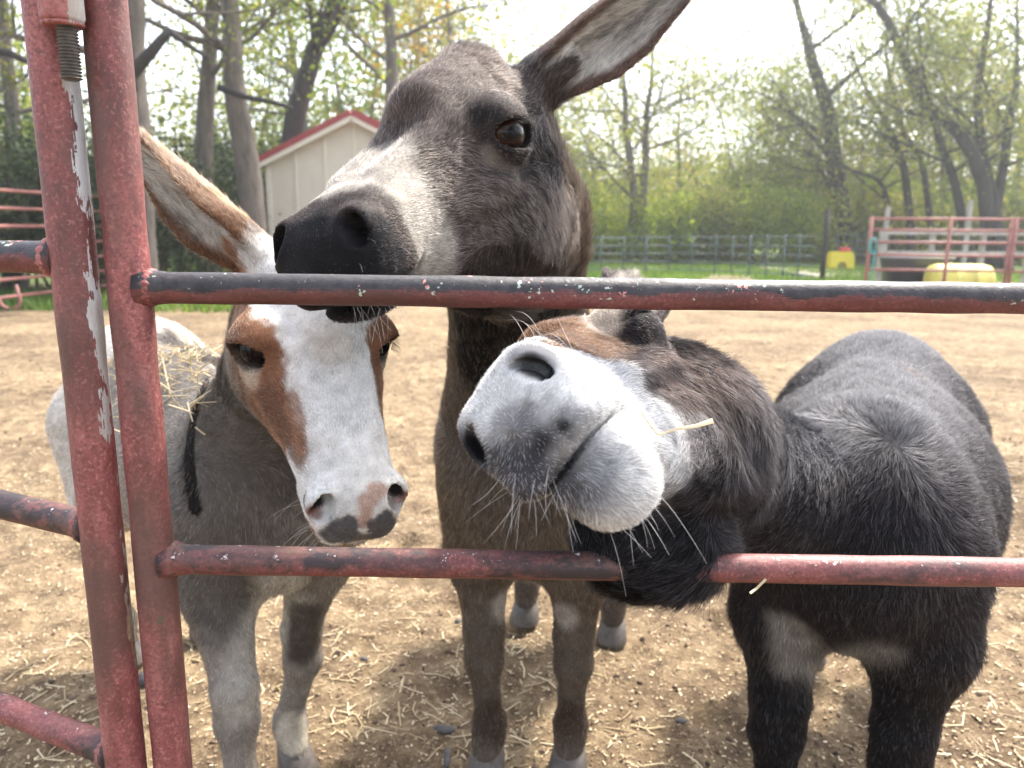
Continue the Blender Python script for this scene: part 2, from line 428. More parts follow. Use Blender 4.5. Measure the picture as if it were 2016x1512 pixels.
def skin_material():
    if 's' in fur_mats: return fur_mats['s']
    m, nt, b = new_mat("hide"); a = N(nt, "ShaderNodeAttribute", attribute_name="coat")
    tc = N(nt, "ShaderNodeTexCoord").outputs["Object"]
    n = tex(nt, 'N', 420, 3, .6, tc); n2 = tex(nt, 'N', 60, 4, .6, tc)
    c = mixc(nt, 1.0, a.outputs["Color"], ramp(nt, n2.outputs["Fac"], [(.3, .72), (.7, 1.1)]), 'MULTIPLY')
    nt.links.new(c, b.inputs["Base Color"]); b.inputs["Roughness"].default_value = .62; b.inputs["Specular IOR Level"].default_value = .08
    bump(nt, n.outputs["Fac"], .35, .002, b); fur_mats['s'] = m; return m

def hair_object(name, parent, P0, DIR, NOR, L, rad, colr, pts=4, bend=.5, curl=None):
    n = len(P0); t = np.linspace(0, 1, pts)
    hc = bpy.data.hair_curves.new(name); hc.add_curves([pts] * n)
    D = nrm(DIR); d2 = nrm(D - NOR * (np.sum(D * NOR, 1, keepdims=True)) * bend)
    pos = np.zeros((n, pts, 3)); p = P0.copy()
    for k in range(pts):
        pos[:, k] = p
        if k < pts - 1:
            w = t[k]; d = nrm(D * (1 - w) + d2 * w + (curl * w if curl is not None else 0))
            p = p + d * (L / (pts - 1))[:, None]
    hc.position_data.foreach_set("vector", pos.reshape(-1, 3).astype(np.float32).ravel())
    r = np.asarray(rad)[:, None] * (1 - .8 * t)[None] if hasattr(rad, '__len__') else np.broadcast_to(rad * (1 - .8 * t), (n, pts))
    at = hc.attributes.get("radius") or hc.attributes.new("radius", 'FLOAT', 'POINT')
    at.data.foreach_set("value", np.ascontiguousarray(r).astype(np.float32).ravel())
    ca = hc.attributes.new("coat", 'FLOAT_COLOR', 'CURVE')
    ca.data.foreach_set("color", np.concatenate([colr, np.ones((n, 1))], 1).astype(np.float32).ravel())
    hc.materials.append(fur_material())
    o = bpy.data.objects.new(name, hc); COL.objects.link(o); o.parent = parent
    o.location = tuple(-np.array(parent.location)); tag(o, kind="stuff")
    return o

class Donkey:
    def __init__(s, root, V, Q, head, body, base):
        s.root = root; s.V = V; s.Q = Q; s.head = head; s.body = body; s.base = np.array(base, float); s.strokes = []
        s.T = np.concatenate([Q[:, [0, 1, 2]], Q[:, [0, 2, 3]]])
        s.bvh = BVHTree.FromPolygons(V.tolist(), Q.tolist())
        s.zones = []
    def hit(s, px, py):
        d = raydir(px, py); h = s.bvh.ray_cast(Vector(CAM), Vector(d))
        if h[0] is None:
            best = None; # nearest surface point to the ray
            for q in np.linspace(.4, 2.4, 60):
                r = s.bvh.find_nearest(Vector(CAM + d * q))
                if best is None or r[3] < best[1]: best = (r[0], r[3])
            return np.array(best[0])
        return np.array(h[0])
    def px(s, pts, r, col, soft=.4, a=1.0, ns=.25, nsc=.02):
        """coat marking along a polyline of points on the visible hide"""
        P = [s.hit(*p) for p in pts]; s.st(P, r, col, soft, a, ns, nsc)
    def st(s, P, r, col, soft=.4, a=1.0, ns=.25, nsc=.02): s.strokes.append((np.array(P, float).reshape(-1, 3), r, np.array(col, float), soft, a, ns, nsc))
    def hd(s, pts, r, col, soft=.4, a=1.0, ns=.25, nsc=.02): s.st([s.head.w(p) for p in pts], r * s.head.s, col, soft, a, ns, nsc)
    def paint(s, P):
        C = np.broadcast_to(s.base, (len(P), 3)).copy()
        for (Q, r, col, soft, a, ns, nsc) in s.strokes:
            if callable(r): w = r(P)
            else:
                m = ((P > Q.min(0) - r * 1.6).all(1)) & ((P < Q.max(0) + r * 1.6).all(1))
                if not m.any(): continue
                w = np.zeros(len(P)); p = P[m]; d = np.full(len(p), 9.)
                if len(Q) == 1: d = np.linalg.norm(p - Q[0], axis=1)
                for i in range(len(Q) - 1):
                    ba = Q[i + 1] - Q[i]; h = np.clip((p - Q[i]) @ ba / (ba @ ba + 1e-9), 0, 1)
                    d = np.minimum(d, np.linalg.norm(p - Q[i] - h[:, None] * ba, axis=1))
                d = d / r + ns * fbm(p, nsc, 5); w[m] = np.clip((1 - d) / soft + .5, 0, 1)
            w = (w * w * (3 - 2 * w) * a)[:, None]; C = C * (1 - w) + col * w
        # ears: outside, inside, rim
        for (b0, A, O, Lt, L, wd), (cin, cout, crim) in zip(s.head.ears, s.earcol):
            q = P - b0; al = q @ A; o = q @ O; l = q @ Lt; tt = np.clip(al / L, 0, 1)
            cv = np.interp(tt, [0, .2, .6, 1], [1.35, 1.0, .65, .3]); c = cv * l * l / wd - wd * .55 * (1 - tt) + .02 * s.head.s * tt * tt
            inr = (al > -.0) & (al < L * 1.08) & (np.abs(l) < wd * 1.3) & (np.abs(o - c) < wd * .9)
            w = np.clip(al / (.12 * L), 0, 1) * inr
            wloc = wd * np.interp(tt, [0, .12, .3, .5, .75, .92, 1], [.55, .75, .98, 1.0, .72, .36, .05])
            rim = np.clip((np.abs(l) / wloc - .80) / .15, 0, 1); inside = (o > c)
            streak = np.clip(.5 + 2.2 * fbm(np.stack([al * .25, l * 1.2, o * 0], 1), .012, 9), 0, 1)
            ci = np.array(cin[0]) * (1 - streak[:, None] * cin[2]) + np.array(cin[1]) * streak[:, None] * cin[2]
            cc = np.where(inside[:, None], ci, np.array(cout)); cc = cc * (1 - rim[:, None]) + np.array(crim) * rim[:, None]
            C = C * (1 - w[:, None]) + cc * w[:, None]
        C = C * (1 + .22 * fbm(P, .05, 3) + .12 * noise(P, .012, 8))[:, None]
        return np.clip(C, .003, .95)
    def finish(s, anchors, lenfn, n_head, n_body, grizzle, thick=1.0, up=.45):
        V, Q = s.V, s.Q
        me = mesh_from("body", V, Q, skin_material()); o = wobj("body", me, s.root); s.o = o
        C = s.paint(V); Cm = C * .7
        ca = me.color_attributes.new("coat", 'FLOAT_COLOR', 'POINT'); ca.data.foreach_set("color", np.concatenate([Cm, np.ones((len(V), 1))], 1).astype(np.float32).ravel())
        # fur
        T = s.T; a, b, c = V[T[:, 0]], V[T[:, 1]], V[T[:, 2]]; cr = np.cross(b - a, c - a); ar = np.linalg.norm(cr, axis=1) * .5; nn = nrm(cr)
        cen = (a + b + c) / 3
        hl = s.head.loc(cen); isH = (np.abs(hl[:, 0]) < .2) & (hl[:, 1] > -.26) & (hl[:, 1] < .25) & (np.abs(hl[:, 2]) < .17)
        for (b0, A, O, Lt, L, wd) in s.head.ears:
            q = cen - b0; al = q @ A; isH |= (al > 0) & (al < L * 1.1) & (np.linalg.norm(q - al[:, None] * A, axis=1) < wd * 1.8)
        view = np.sum(nn * nrm(CAM - cen), 1); vis = np.where(view > -.25, 1.0, .25)
        vis = vis * np.clip((cen[:, 2] - .03) / .02, 0, 1)
        for reg, cnt, dens in ((isH, n_head, 1), (~isH, n_body, 0)):
            w = ar * vis * reg; w = w / w.sum(); k = rng.choice(len(T), cnt, p=w)
            u = rng.random((cnt, 2)); fl = u.sum(1) > 1; u[fl] = 1 - u[fl]
            P = a[k] + (b - a)[k] * u[:, :1] + (c - a)[k] * u[:, 1:]; nrmk = nn[k]
            if reg is isH: pass
            L, D, R = s._flow(P, nrmk, anchors, lenfn)
            keep = L > .0008; P, nrmk, L, D, R = P[keep], nrmk[keep], L[keep], D[keep], R[keep]
            n = len(P)
            ang = noise(P, .018, 21)[:, None] * .35; cl = nrm(np.stack([noise(P, .010, 31), noise(P, .010, 32), noise(P, .010, 33)], 1) + 1e-3)
            t = nrm(D - nrmk * np.sum(D * nrmk, 1, keepdims=True)); bn = np.cross(nrmk, t)
            t = nrm(t + bn * ang + bn * rng.normal(0, .16, (n, 1)) + cl * .22)
            lift = (up * R[:, 0] + rng.normal(0, .10, n)).clip(.08, 1.2)
            d0 = nrm(t + nrmk * lift[:, None])
            Cc = s.paint(P); g = grizzle(P); rr = rng.random(n)
            Pc = np.stack([np.sum(P * bn, 1) / .006, np.sum(P * t, 1) / .03, P[:, 0] * 9], 1)
            var = np.exp(rng.normal(0, .30, n) + .50 * noise(Pc, 1.0, 61) + .26 * noise(P, .007, 62))[:, None]; Cc = Cc * var
            tip = (rr < g[:, 0])[:, None]; Cc = np.where(tip, Cc * (1 - g[:, 1:2]) + g[:, 2:5] * g[:, 1:2], Cc)
            Lh = L * np.exp(rng.normal(0, .25, n))
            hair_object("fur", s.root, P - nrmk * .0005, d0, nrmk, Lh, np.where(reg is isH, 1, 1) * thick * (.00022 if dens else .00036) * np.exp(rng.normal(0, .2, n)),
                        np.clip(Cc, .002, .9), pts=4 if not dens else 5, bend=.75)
    def _flow(s, P, Nn, anchors, lenfn):
        A = np.array([x[0] for x in anchors]); F = np.array([x[1] for x in anchors]); sg = np.array([x[2] for x in anchors])
        d2 = ((P[:, None] - A[None]) ** 2).sum(-1) / sg ** 2; w = np.exp(-(d2 - d2.min(1, keepdims=True))) ; w /= w.sum(1, keepdims=True)
        D = w @ F; L, R = lenfn(P); return L, nrm(D), R

eye_mats = {}
def add_eyes(dk, iris):
    key = tuple(iris)
    if key not in eye_mats:
        m, nt, b = new_mat("eyeball"); tc = N(nt, "ShaderNodeTexCoord").outputs["Object"]
        # local +Z looks out: iris ring with a dark sideways pupil
        sp = N(nt, "ShaderNodeSeparateXYZ"); nt.links.new(tc, sp.inputs[0])
        xx = mth(nt, 'MULTIPLY', sp.outputs[0], .45); r = mth(nt, 'SQRT', mth(nt, 'ADD', mth(nt, 'MULTIPLY', xx, xx), mth(nt, 'MULTIPLY', sp.outputs[1], sp.outputs[1])))
        c = ramp(nt, r, [(.0, (.002, .002, .003)), (.26, (.003, .003, .004)), (.34, key), (.48, tuple(np.array(key) * .4)), (.58, (.008, .006, .005)), (.85, (.03, .02, .015))])
        nt.links.new(c, b.inputs["Base Color"]); b.inputs["Roughness"].default_value = .05; b.inputs["Specular IOR Level"].default_value = .16; b.inputs["Coat Weight"].default_value = .08; b.inputs["Coat Roughness"].default_value = .02
        eye_mats[key] = m
    for (c, r, look, g) in dk.head.eyes:
        G = Geo(); th = np.linspace(0, math.pi, 17); ph = np.linspace(0, 2 * math.pi, 24, endpoint=False)
        V = [(0, 0, 1)] + [(math.sin(t) * math.cos(p), math.sin(t) * math.sin(p), math.cos(t) + (.10 * max(0, 1 - (t / .55) ** 2) if t < .55 else 0)) for t in th[1:-1] for p in ph] + [(0, 0, -1)]
        V[0] = (0, 0, 1.10); n = 24; Q = [(1 + i * n + j, 1 + (i + 1) * n + j, 1 + (i + 1) * n + (j + 1) % n, 1 + i * n + (j + 1) % n) for i in range(14) for j in range(n)]
        T = [(0, 1 + j, 1 + (j + 1) % n) for j in range(n)] + [(len(V) - 1, 1 + 14 * n + (j + 1) % n, 1 + 14 * n + j) for j in range(n)]
        G.add(V, Q, T); e = obj("eye", G.mesh("eye", eye_mats[key]), dk.root)
        e.location = tuple(c - np.array(dk.root.location)); e.scale = (r, r, r)
        z = nrm(look); x = dk.head.v((0, 1, 0)); x = nrm(x - z * (x @ z)); y = np.cross(z, x)
        e.rotation_euler = Matrix(np.stack([x, y, z], 1).tolist()).to_euler()
        # lashes
        k = 46; a = np.linspace(-1.25, 1.25, k); hx = dk.head.v((0, 1, 0)); hz = dk.head.v((0, 0, 1)); out = dk.head.v((g, 0, 0))
        P = c + r * (out * .98 + 0)[None] * (1.02 - .12 * (a ** 2))[:, None] + hx * (np.sin(a) * r * .95)[:, None] + hz * (np.cos(a) * r * .50)[:, None]
        D = nrm(out[None] * 1.0 - hz * .55 + hx * (np.sin(a) * .5)[:, None] + rng.normal(0, .1, (k, 3)))
        hair_object("eyelashes", dk.root, P, D, np.repeat(hz[None], k, 0), np.full(k, .018), np.full(k, .0004), np.full((k, 3), .004), 4, -.5)
hoof_mat = simple("hoof_horn", (.09, .075, .065), .5, .4, 60, bmp=.4, bdist=.002)
def add_hooves(dk):
    fw = dk.body.f
    for (p, r) in dk.body.feet:
        G = Geo(); n = 20; hs = [0, .004, .03, .052, .058]; rs = [1.08, 1.12, .98, .86, .7]
        V = []
        for h, q in zip(hs, rs):
            for j in range(n):
                t = 2 * math.pi * j / n; off = -fw * (h * .45)
                d = np.array([math.cos(t), math.sin(t), 0]); e = 1 + .12 * max(0, d @ fw)
                V.append(p + d * r * q * e * 1.0 + off + fw * .012 + np.array([0, 0, h]))
        V.append(p + fw * .012); V.append(p + np.array([0, 0, .058]))
        Q = [(i * n + j, i * n + (j + 1) % n, (i + 1) * n + (j + 1) % n, (i + 1) * n + j) for i in range(4) for j in range(n)]
        T = [((j + 1) % n, j, 5 * n) for j in range(n)] + [(4 * n + j, 4 * n + (j + 1) % n, 5 * n + 1) for j in range(n)]
        G.add(V, Q, T); wobj("hoof", G.mesh("hoof", hoof_mat), dk.root)
def whiskers(dk, spots, col, dens=1.0):
    """spots: (head point, direction in head frame, count, length, spread)"""
    P, D, L = [], [], []
    for (p, d, k, ln, sp) in spots:
        q = dk.head.w(p)
        for _ in range(int(k * dens)):
            r = dk.bvh.find_nearest(Vector(q + rng.normal(0, sp * dk.head.s, 3)))
            P.append(np.array(r[0])); D.append(nrm(dk.head.v(d) + rng.normal(0, .35, 3) + np.array(r[1]) * .6)); L.append(ln * rng.uniform(.4, 1.2))
    P = np.array(P); n = len(P); c = np.array(col)[None] * rng.uniform(.6, 1.1, (n, 1))
    g = np.repeat(np.array([[0, 0, -.9]]), n, 0) + rng.normal(0, .3, (n, 3))
    hair_object("whiskers", dk.root, P, np.array(D), np.repeat([[0, 0, 1.]], n, 0), np.array(L), np.full(n, .00024), c, 7, .2, g)
def standard_anchors(h, b, neck):
    A = []
    hw, hv = h.w, h.v
    for g in (-1, 1):
        A += [(hw((g * .04, .2, 0)), hv((g * .3, -1, -.1)), .05), (hw((g * .05, .1, .0)), hv((0, -1, -.25)), .06), (hw((g * .07, -.03, 0)), hv((0, -.7, -.9)), .06),
              (hw((g * .07, -.12, -.04)), hv((0, -.25, -1)), .07), (hw((g * .06, -.12, .07)), hv((g * .3, -1, -.2)), .06)]
    A += [(hw((0, .1, .05)), hv((0, -1, 0)), .06), (hw((0, .18, -.08)), hv((0, -1, -.3)), .05), (hw((0, -.05, .1)), hv((0, -1, 0)), .06), (hw((0, -.1, -.12)), hv((0, -1, -.1)), .06)]
    for (b0, Ax, O, Lt, L, wd) in h.ears: A += [(b0 + Ax * L * q, Ax, .06) for q in (.2, .5, .8, 1)]
    n0, n1 = np.asarray(neck[0]), np.asarray(neck[1]); ax = nrm(n0 - n1)
    for q in (.2, .6, 1): A.append((n1 + (n0 - n1) * q, nrm(ax + np.array([0, 0, -.5])), .14))
    for y in (-.4, -.1, .2):
        for x in (-.2, .2): A.append((b.w((x, y, .6)), b.v((0, -1, -.6)), .2))
        A.append((b.w((0, y, .82)), b.v((0, -1, -.05)), .15))
    A.append((b.w((0, .5, .6)), b.v((0, 0, -1)), .15)); A.append((b.w((0, -.55, .6)), b.v((0, -.3, -1)), .15))
    for (p, r) in b.feet:
        for z in (.1, .25, .4): A.append((p + np.array([0, 0, z]), np.array([0, 0, -1.]), .1))
    return A
# ------------------------------------------------------------------ the three donkeys
def world_to_head(R, d): return np.asarray(R, float).T @ np.asarray(d, float)
def mk_len(h, face=.009, jaw=.018, nose=.0035, body=.018, leg=.009, ear=.014, beard=.0):
    def fn(P):
        q = h.loc(P); x, y, z = q[:, 0], q[:, 1], q[:, 2]
        inh = (np.abs(x) < .13) & (y > -.25) & (y < .25) & (np.abs(z) < .17)
        fl = np.interp(y, [-.25, -.12, -.02, .08, .14, .20], [jaw, jaw, face, face * .8, nose * 1.4, nose])
        fl = fl * (1 + .8 * np.clip(-z / .1, 0, 1) * (y < .05)); fl = np.where((z > .05) & (y > -.1), face * .7, fl)
        fl = np.where((z < -.055) & (y > .02), np.maximum(fl, nose * 2.5), fl)
        # nose skin is bare around the nostril openings
        L = np.where(inh, fl, np.where(P[:, 2] < .42, leg, body))
        L = L * np.clip(.75 + .4 * noise(P, .06, 12), .4, 1.3)
        for (b0, A, O, Lt, Ln, wd) in h.ears:
            v = P - b0; al = v @ A; m = (al > .02) & (al < Ln * 1.1) & (np.linalg.norm(v - al[:, None] * A, axis=1) < wd * 1.8)
            L = np.where(m, ear * .5, L)
            o = v @ O; l = v @ Lt; L = np.where(m & (np.abs(l) < wd * .8) & (o > -wd * .5), ear, L)
        for (c, r, look, g) in h.eyes:
            d = np.linalg.norm(P - c, axis=1); L = np.where(d < r * 1.14, 0, np.where(d < r * 1.9, np.minimum(L, .004), L))
        for g in (-1, 1):
            d = np.linalg.norm(q - np.array((g * .039, .21, .004)), axis=1); L = np.where(d < .016, 0, L)
        R = np.ones((len(P), 1)); R[(P[:, 2] < .7) & ~inh] *= .7
        R[inh & (y > .1)] *= 1.6
        return L, R
    return fn
def mk_griz(parts):
    def fn(P):
        o = np.zeros((len(P), 5)); o[:, 2:] = .4
        for (f, p, a, c) in parts:
            m = f(P); o[m] = np.array([p, a, *c])
        return o
    return fn
def build_donkey(loc, label, head, prm, body, feet, neck, fat, leg, box, hwin, coarse=.012, fine=.004, extra=None):
    root = empty("donkey", loc, label, "donkey", "donkeys crowding the gate")
    ax = [axis(box[0][i], box[1][i], max(hwin[0][i], box[0][i]), min(hwin[1][i], box[1][i]), coarse, fine) for i in range(3)]
    F = Field(ax); body.build(F, feet, fat, leg)
    for i in range(len(neck) - 1):
        (p, r), (q, s) = neck[i], neck[i + 1]; F.cone(p, q, r, s, .05)
    if extra: extra(F)
    head.build(F, prm)
    V, Q = F.mesh(); return root, V, Q

# ---- grey-brown donkey in the middle, head raised
RB = [[-0.892, -0.443, -0.095], [0.45, -0.89, -0.073], [-0.052, -0.108, 0.993]]
RB = (np.array(Matrix.Rotation(math.radians(0), 3, 'Z')) @ np.array(RB)) @ np.array(Matrix.Rotation(math.radians(-8), 3, 'X')) @ np.array(Matrix.Rotation(math.radians(7), 3, 'Y'))
hB = Head(RB, (-0.106, 1.125, 1.182), 1.30, 1.04, 1.20, .90)
prmB = dict(earL=(world_to_head(RB, (.78, .12, .60)), world_to_head(RB, (.45, -.9, -.25))), earR=(world_to_head(RB, (.35, .9, -.25)), world_to_head(RB, (0, 0, 1))),
            muzzle_w=1.1, earlen=.26, earb=(.056, -.208, .080), earw=.88, nz=.012, chin=.5, nx=.038, cheek=.8, lipz=.74, jawz=1.12)
bB = Body(.11, 1.79, (-.226, -.974), 1.05)
neckB = [(hB.w((0, -.14, .0)), .105), (W(1015, 440, 1.36), .112), (W(1022, 640, 1.45), .118), (W(1015, 850, 1.52), .16)]
root, V, Q = build_donkey((.11, 1.79, 0), "grey-brown donkey with raised head, black nose in a pale ring, standing in the middle", hB, prmB, bB,
    dict(fl=Wg(1120, 1512), fr=Wg(960, 1516), hl=Wg(1205, 1252), hr=Wg(1035, 1215)), neckB, .95, 1.05,
    ((-.50, .72, -.02), (.62, 2.62, 1.66)), ((-.46, .74, 1.0), (.34, 1.36, 1.60)))
dkB = Donkey(root, V, Q, hB, bB, (.052, .040, .036))
CREAM, BLK, GB = (.44, .395, .34), (.012, .011, .012), (.085, .066, .058)
dkB.earcol = [(((.80, .75, .67), (.05, .045, .045), .62), (.06, .045, .04), (.12, .07, .05)), (((.6, .55, .5), (.03, .03, .03), .6), (.06, .045, .04), (.04, .03, .03))]
dkB.hd([(0, .115, .05), (.03, .11, .03)], .052, CREAM, .6)
for g in (-1, 1):
    dkB.hd([(g * .03, .115, .03), (g * .05, .105, -.01), (g * .05, .09, -.05)], .034, CREAM, .8, .85)
    dkB.hd([(g * .04, .215, .002), (g * .05, .195, -.010)], .033, BLK, .4)
    dkB.hd([(g * .045, .195, -.04), (g * .05, .15, -.062)], .026, BLK, .5, .95)
    if g < 0:
        dkB.hd([(g * .066, -.060, .030), (g * .075, -.088, .028)], .036, BLK, .8, .85)
        dkB.hd([(g * .072, -.085, .04), (g * .075, -.11, .0), (g * .075, -.12, -.03)], .026, BLK, .9, .8)
    dkB.hd([(g * .06, -.02, .03), (g * .065, -.045, .012)], .011, (.30, .25, .20), 1, .55)
    dkB.hd([(g * .07, -.12, -.06), (g * .06, -.17, -.05)], .05, (.090, .064, .050), 1, .7)
dkB.hd([(0, .22, -.01), (0, .212, .0), (0, .18, -.06)], .040, BLK, .4)
dkB.hd([(0, .14, -.085), (0, .05, -.09)], .03, (.05, .045, .042), .8, .6)
dkB.hd([(0, -.12, .11), (0, .0, .09)], .05, (.095, .070, .058), 1, .6)
dkB.st([W(1100, 420, 1.3), W(1130, 560, 1.35)], .08, (.20, .14, .10), 1, .6)
dkB.px([(1035, 205), (1068, 262), (1092, 325)], .026, BLK, .7, .95)
dkB.px([(940, 225), (975, 225)], .012, BLK, .9, .7)
dkB.st([W(1010, 800, 1.35), W(1010, 1100, 1.4)], .22, (.15, .118, .090), .8, .9)
for q_ in bB.feet: dkB.st([q_[0] + np.array([0, 0, z_]) for z_ in (.12, .3, .45)], .10, (.135, .105, .080), .6, .85)
dkB.px([(1000, 1190)], .035, (.55, .50, .44), .8, .8); dkB.px([(1110, 1210)], .03, (.5, .45, .4), .8, .7)
for q in ((975, 1420), (1120, 1420)): dkB.px([q], .05, (.055, .032, .022), 1, .8)

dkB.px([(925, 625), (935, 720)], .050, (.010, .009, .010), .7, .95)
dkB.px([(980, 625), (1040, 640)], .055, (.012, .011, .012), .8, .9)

# ---- pinto donkey at the left, facing the camera
RP = [[-0.884, 0.386, 0.264], [-0.467, -0.748, -0.472], [0.015, -0.54, 0.841]]
hP = Head(RP, (-0.276, 1.090, .915), 1.057, 1.23)
prmP = dict(earR=(world_to_head(RP, (-.70, .10, .70)), world_to_head(RP, (-.55, -.8, -.45))), earL=(world_to_head(RP, (.35, .85, .3)), world_to_head(RP, (.2, 0, 1))),
            muzzle_w=.95, lid=1.25, midw=1.22, taper=.02, er=.0295, ns=1.3, nz=.006, earlen=.285, chin=.9, earw=1.05, alar=0, nx=.0325, ex=.060, ey=.004, fwd=1.0)
bP = Body(-.680, 1.64, (.66, -.75), 1.06, .96)
fP1, fP2 = Wg(492, 1690), Wg(580, 1508)
neckP = [(hP.w((0, -.17, .01)), .085), (W(555, 745, 1.31), .088), (W(490, 930, 1.42), .145)]
root, V, Q = build_donkey((-.680, 1.64, 0), "white-faced donkey with tan eye patches, its nose just above the lower rail", hP, prmP, bP,
    dict(fr=fP1, fl=fP2), neckP, .95, 1.0, ((-1.50, .78, -.02), (.12, 2.5, 1.36)), ((-.68, .80, .60), (.02, 1.44, 1.34)))
WH, TAN, GP = (.88, .86, .81), (.26, .125, .07), (.30, .26, .22)
dkP = Donkey(root, V, Q, hP, bP, GP)
dkP.earcol = [(((.6, .5, .4), (.1, .08, .06), .6), (.45, .27, .13), (.3, .17, .1)), (((.74, .70, .62), (.10, .08, .06), .75), (.50, .30, .15), (.16, .08, .045))]
dkP.hd([(0, .2, 0), (0, -.2, .1)], .13, TAN, .3)
dkP.hd([(0, .16, -.08), (0, -.15, -.12)], .06, (.30, .25, .20), .8, .8)
for g in (-1, 1):
    dkP.hd([(g * .07, -.08, -.02), (g * .065, -.02, -.05)], .04, (.16, .085, .05), .8, .7)
    dkP.hd([(g * .062, -.06, .028), (g * .068, -.03, .02)], .026, (.62, .50, .38), .8, .9)
dkP.hd([(0, .22, .0), (0, .12, .05), (0, .03, .075)], .062, WH, .18, ns=.18)
dkP.hd([(0, .03, .075), (0, -.06, .10)], .056, WH, .18, ns=.2); dkP.hd([(0, -.09, .11), (0, -.2, .12)], .085, WH, .2, ns=.2)
for g in (-1, 1): dkP.hd([(g * .035, .19, .01), (g * .045, .13, -.02)], .042, WH, .3)
dkP.px([(745, 965), (722, 990), (715, 1025)], .012, (.60, .38, .29), .6, .85, .5, .01)
dkP.px([(680, 1040), (660, 1050)], .020, (.10, .10, .11), .4, .95, .5, .01); dkP.px([(755, 1030), (765, 1050)], .020, (.09, .09, .10), .4, .95, .5, .01)
dkP.px([(700, 1062), (740, 1062)], .018, (.13, .13, .14), .6, .9)
dkP.st([W(520, 760, 1.25), W(470, 950, 1.32), W(470, 1120, 1.30)], .14, (.115, .103, .092), .7, .85)
dkP.px([(530, 790), (552, 840), (585, 885)], .026, (.15, .075, .048), .8, .85)
dkP.px([(575, 790), (590, 840), (592, 885)], .015, (.30, .145, .08), .9, .8)
# dorsal cross, pale rump and belly
dkP.px([(412, 745), (398, 775), (382, 820), (372, 900), (384, 1000)], .0135, (.012, .009, .008), .15, 1, .12)
dkP.st([bP.w((0, .2, .84)), bP.w((0, -.3, .86))], .03, (.03, .02, .018), .4, .9)
dkP.st([bP.w((.08, -.42, .8)), bP.w((.17, -.42, .6)), bP.w((.15, -.5, .4))], .21, (.72, .66, .58), .5, .95)
dkP.st([bP.w((0, .1, .38)), bP.w((0, -.3, .42))], .14, (.66, .62, .52), .5, .9)
dkP.px([(540, 1180), (500, 1240), (480, 1380)], .045, (.52, .48, .42), .9, .85); dkP.px([(560, 1150), (555, 1230)], .05, (.58, .54, .46), .8, .9)
dkP.px([(505, 1300), (515, 1400)], .025, (.5, .46, .4), .9, .7)
dkP.px([(600, 1215), (595, 1280)], .035, (.075, .055, .045), .8, .85)
dkP.px([(582, 1450), (575, 1440)], .04, (.66, .58, .46), .5, .9)

# ---- dark donkey at the right, muzzle pushed through between the rails
RD = [[-0.548, -0.461, -0.698], [0.085, -0.861, 0.502], [-0.832, 0.216, 0.511]]
hD = Head(RD, (0.110, .835, 0.946), 1.16, 1.02, 1.18)
prmD = dict(earL=(world_to_head(RD, (.16, .93, .16)), world_to_head(RD, (.3, -.5, .8))), earR=(world_to_head(RD, (.1, .95, -.1)), world_to_head(RD, (-1, 0, .3))),
            muzzle_w=1.0, chin=1.2, cheek=1.45, lid=.16, nx=.0285)
bD = Body(.730, 1.51, (-.45, -.89), 1.05, 1.06)
neckD = [(hD.w((0, -.15, -.02)), .100), (W(1475, 955, 1.16), .112), (W(1585, 1000, 1.27), .155)]
root, V, Q = build_donkey((.735, 1.51, 0), "dark shaggy donkey with a white muzzle pushed through between the gate rails", hD, prmD, bD,
    dict(fr=(.49, 1.235, 0), fl=(.665, 1.165, 0)), neckD, 1.08, 1.25,
    ((-.18, .40, -.02), (1.45, 2.35, 1.30)), ((-.14, .42, .66), (.46, 1.22, 1.22)),
    extra=lambda F: F.ell(W(1285, 1068, .845), (.095, .068, .066), None, .04), fine=.0032)
DK = (.017, .0145, .016)
dkD = Donkey(root, V, Q, hD, bD, DK)
dkD.earcol = [(((.3, .25, .2), (.03, .03, .03), .7), (.05, .035, .03), (.03, .02, .02))] * 2
dkD.hd([(0, -.02, .07), (0, .14, .05)], .07, (.10, .045, .022), .7, .9)
WM = (.60, .59, .58)
for g in (-1, 1):
    dkD.hd([(g * .04, .18, -.01), (g * .045, .10, -.02)], .052, WM, .4)
    dkD.hd([(g * .045, .10, -.04), (g * .045, .05, -.06)], .036, WM, .7, .9)
    dkD.hd([(g * .055, -.065, .072), (g * .06, -.03, .060)], .022, (.62, .52, .42), .8, .9)
    dkD.hd([(g * .062, -.05, .043)], .018, (.03, .02, .018), .8, .8)
    dkD.hd([(g * .065, -.10, -.02), (g * .06, -.02, -.02)], .05, (.024, .015, .012), 1, .7)
    dkD.hd([(g * .055, .0, -.075), (g * .05, .03, -.08)], .03, (.22, .20, .20), 1, .7)
dkD.hd([(0, .21, .01), (0, .12, .045)], .038, WM, .4, .95)
dkD.hd([(0, .185, -.08), (0, .08, -.09)], .055, WM, .5)
for g in (-1, 1):
    dkD.hd([(g * .046, .205, .012)], .020, (.12, .115, .12), .8, .75)
dkD.px([(1010, 835), (1000, 880)], .020, (.16, .155, .16), .9, .7)
dkD.px([(935, 905), (975, 925), (1030, 950)], .026, (.050, .048, .055), .8, .92)
dkD.px([(1030, 985), (1085, 950)], .030, (.085, .08, .09), .9, .85)
dkD.px([(1110, 1015), (1150, 940)], .026, (.085, .08, .085), 1, .8)
dkD.px([(1120, 1045)], .022, (.09, .085, .09), .9, .7)
dkD.px([(1200, 860), (1180, 920)], .016, (.35, .35, .36), 1, .6)
dkD.st([W(1170, 1110, .80), W(1420, 1110, .82)], .072, (.009, .008, .009), .5, .97)  # dark fur of the far jaw, with its shade painted in as near-black
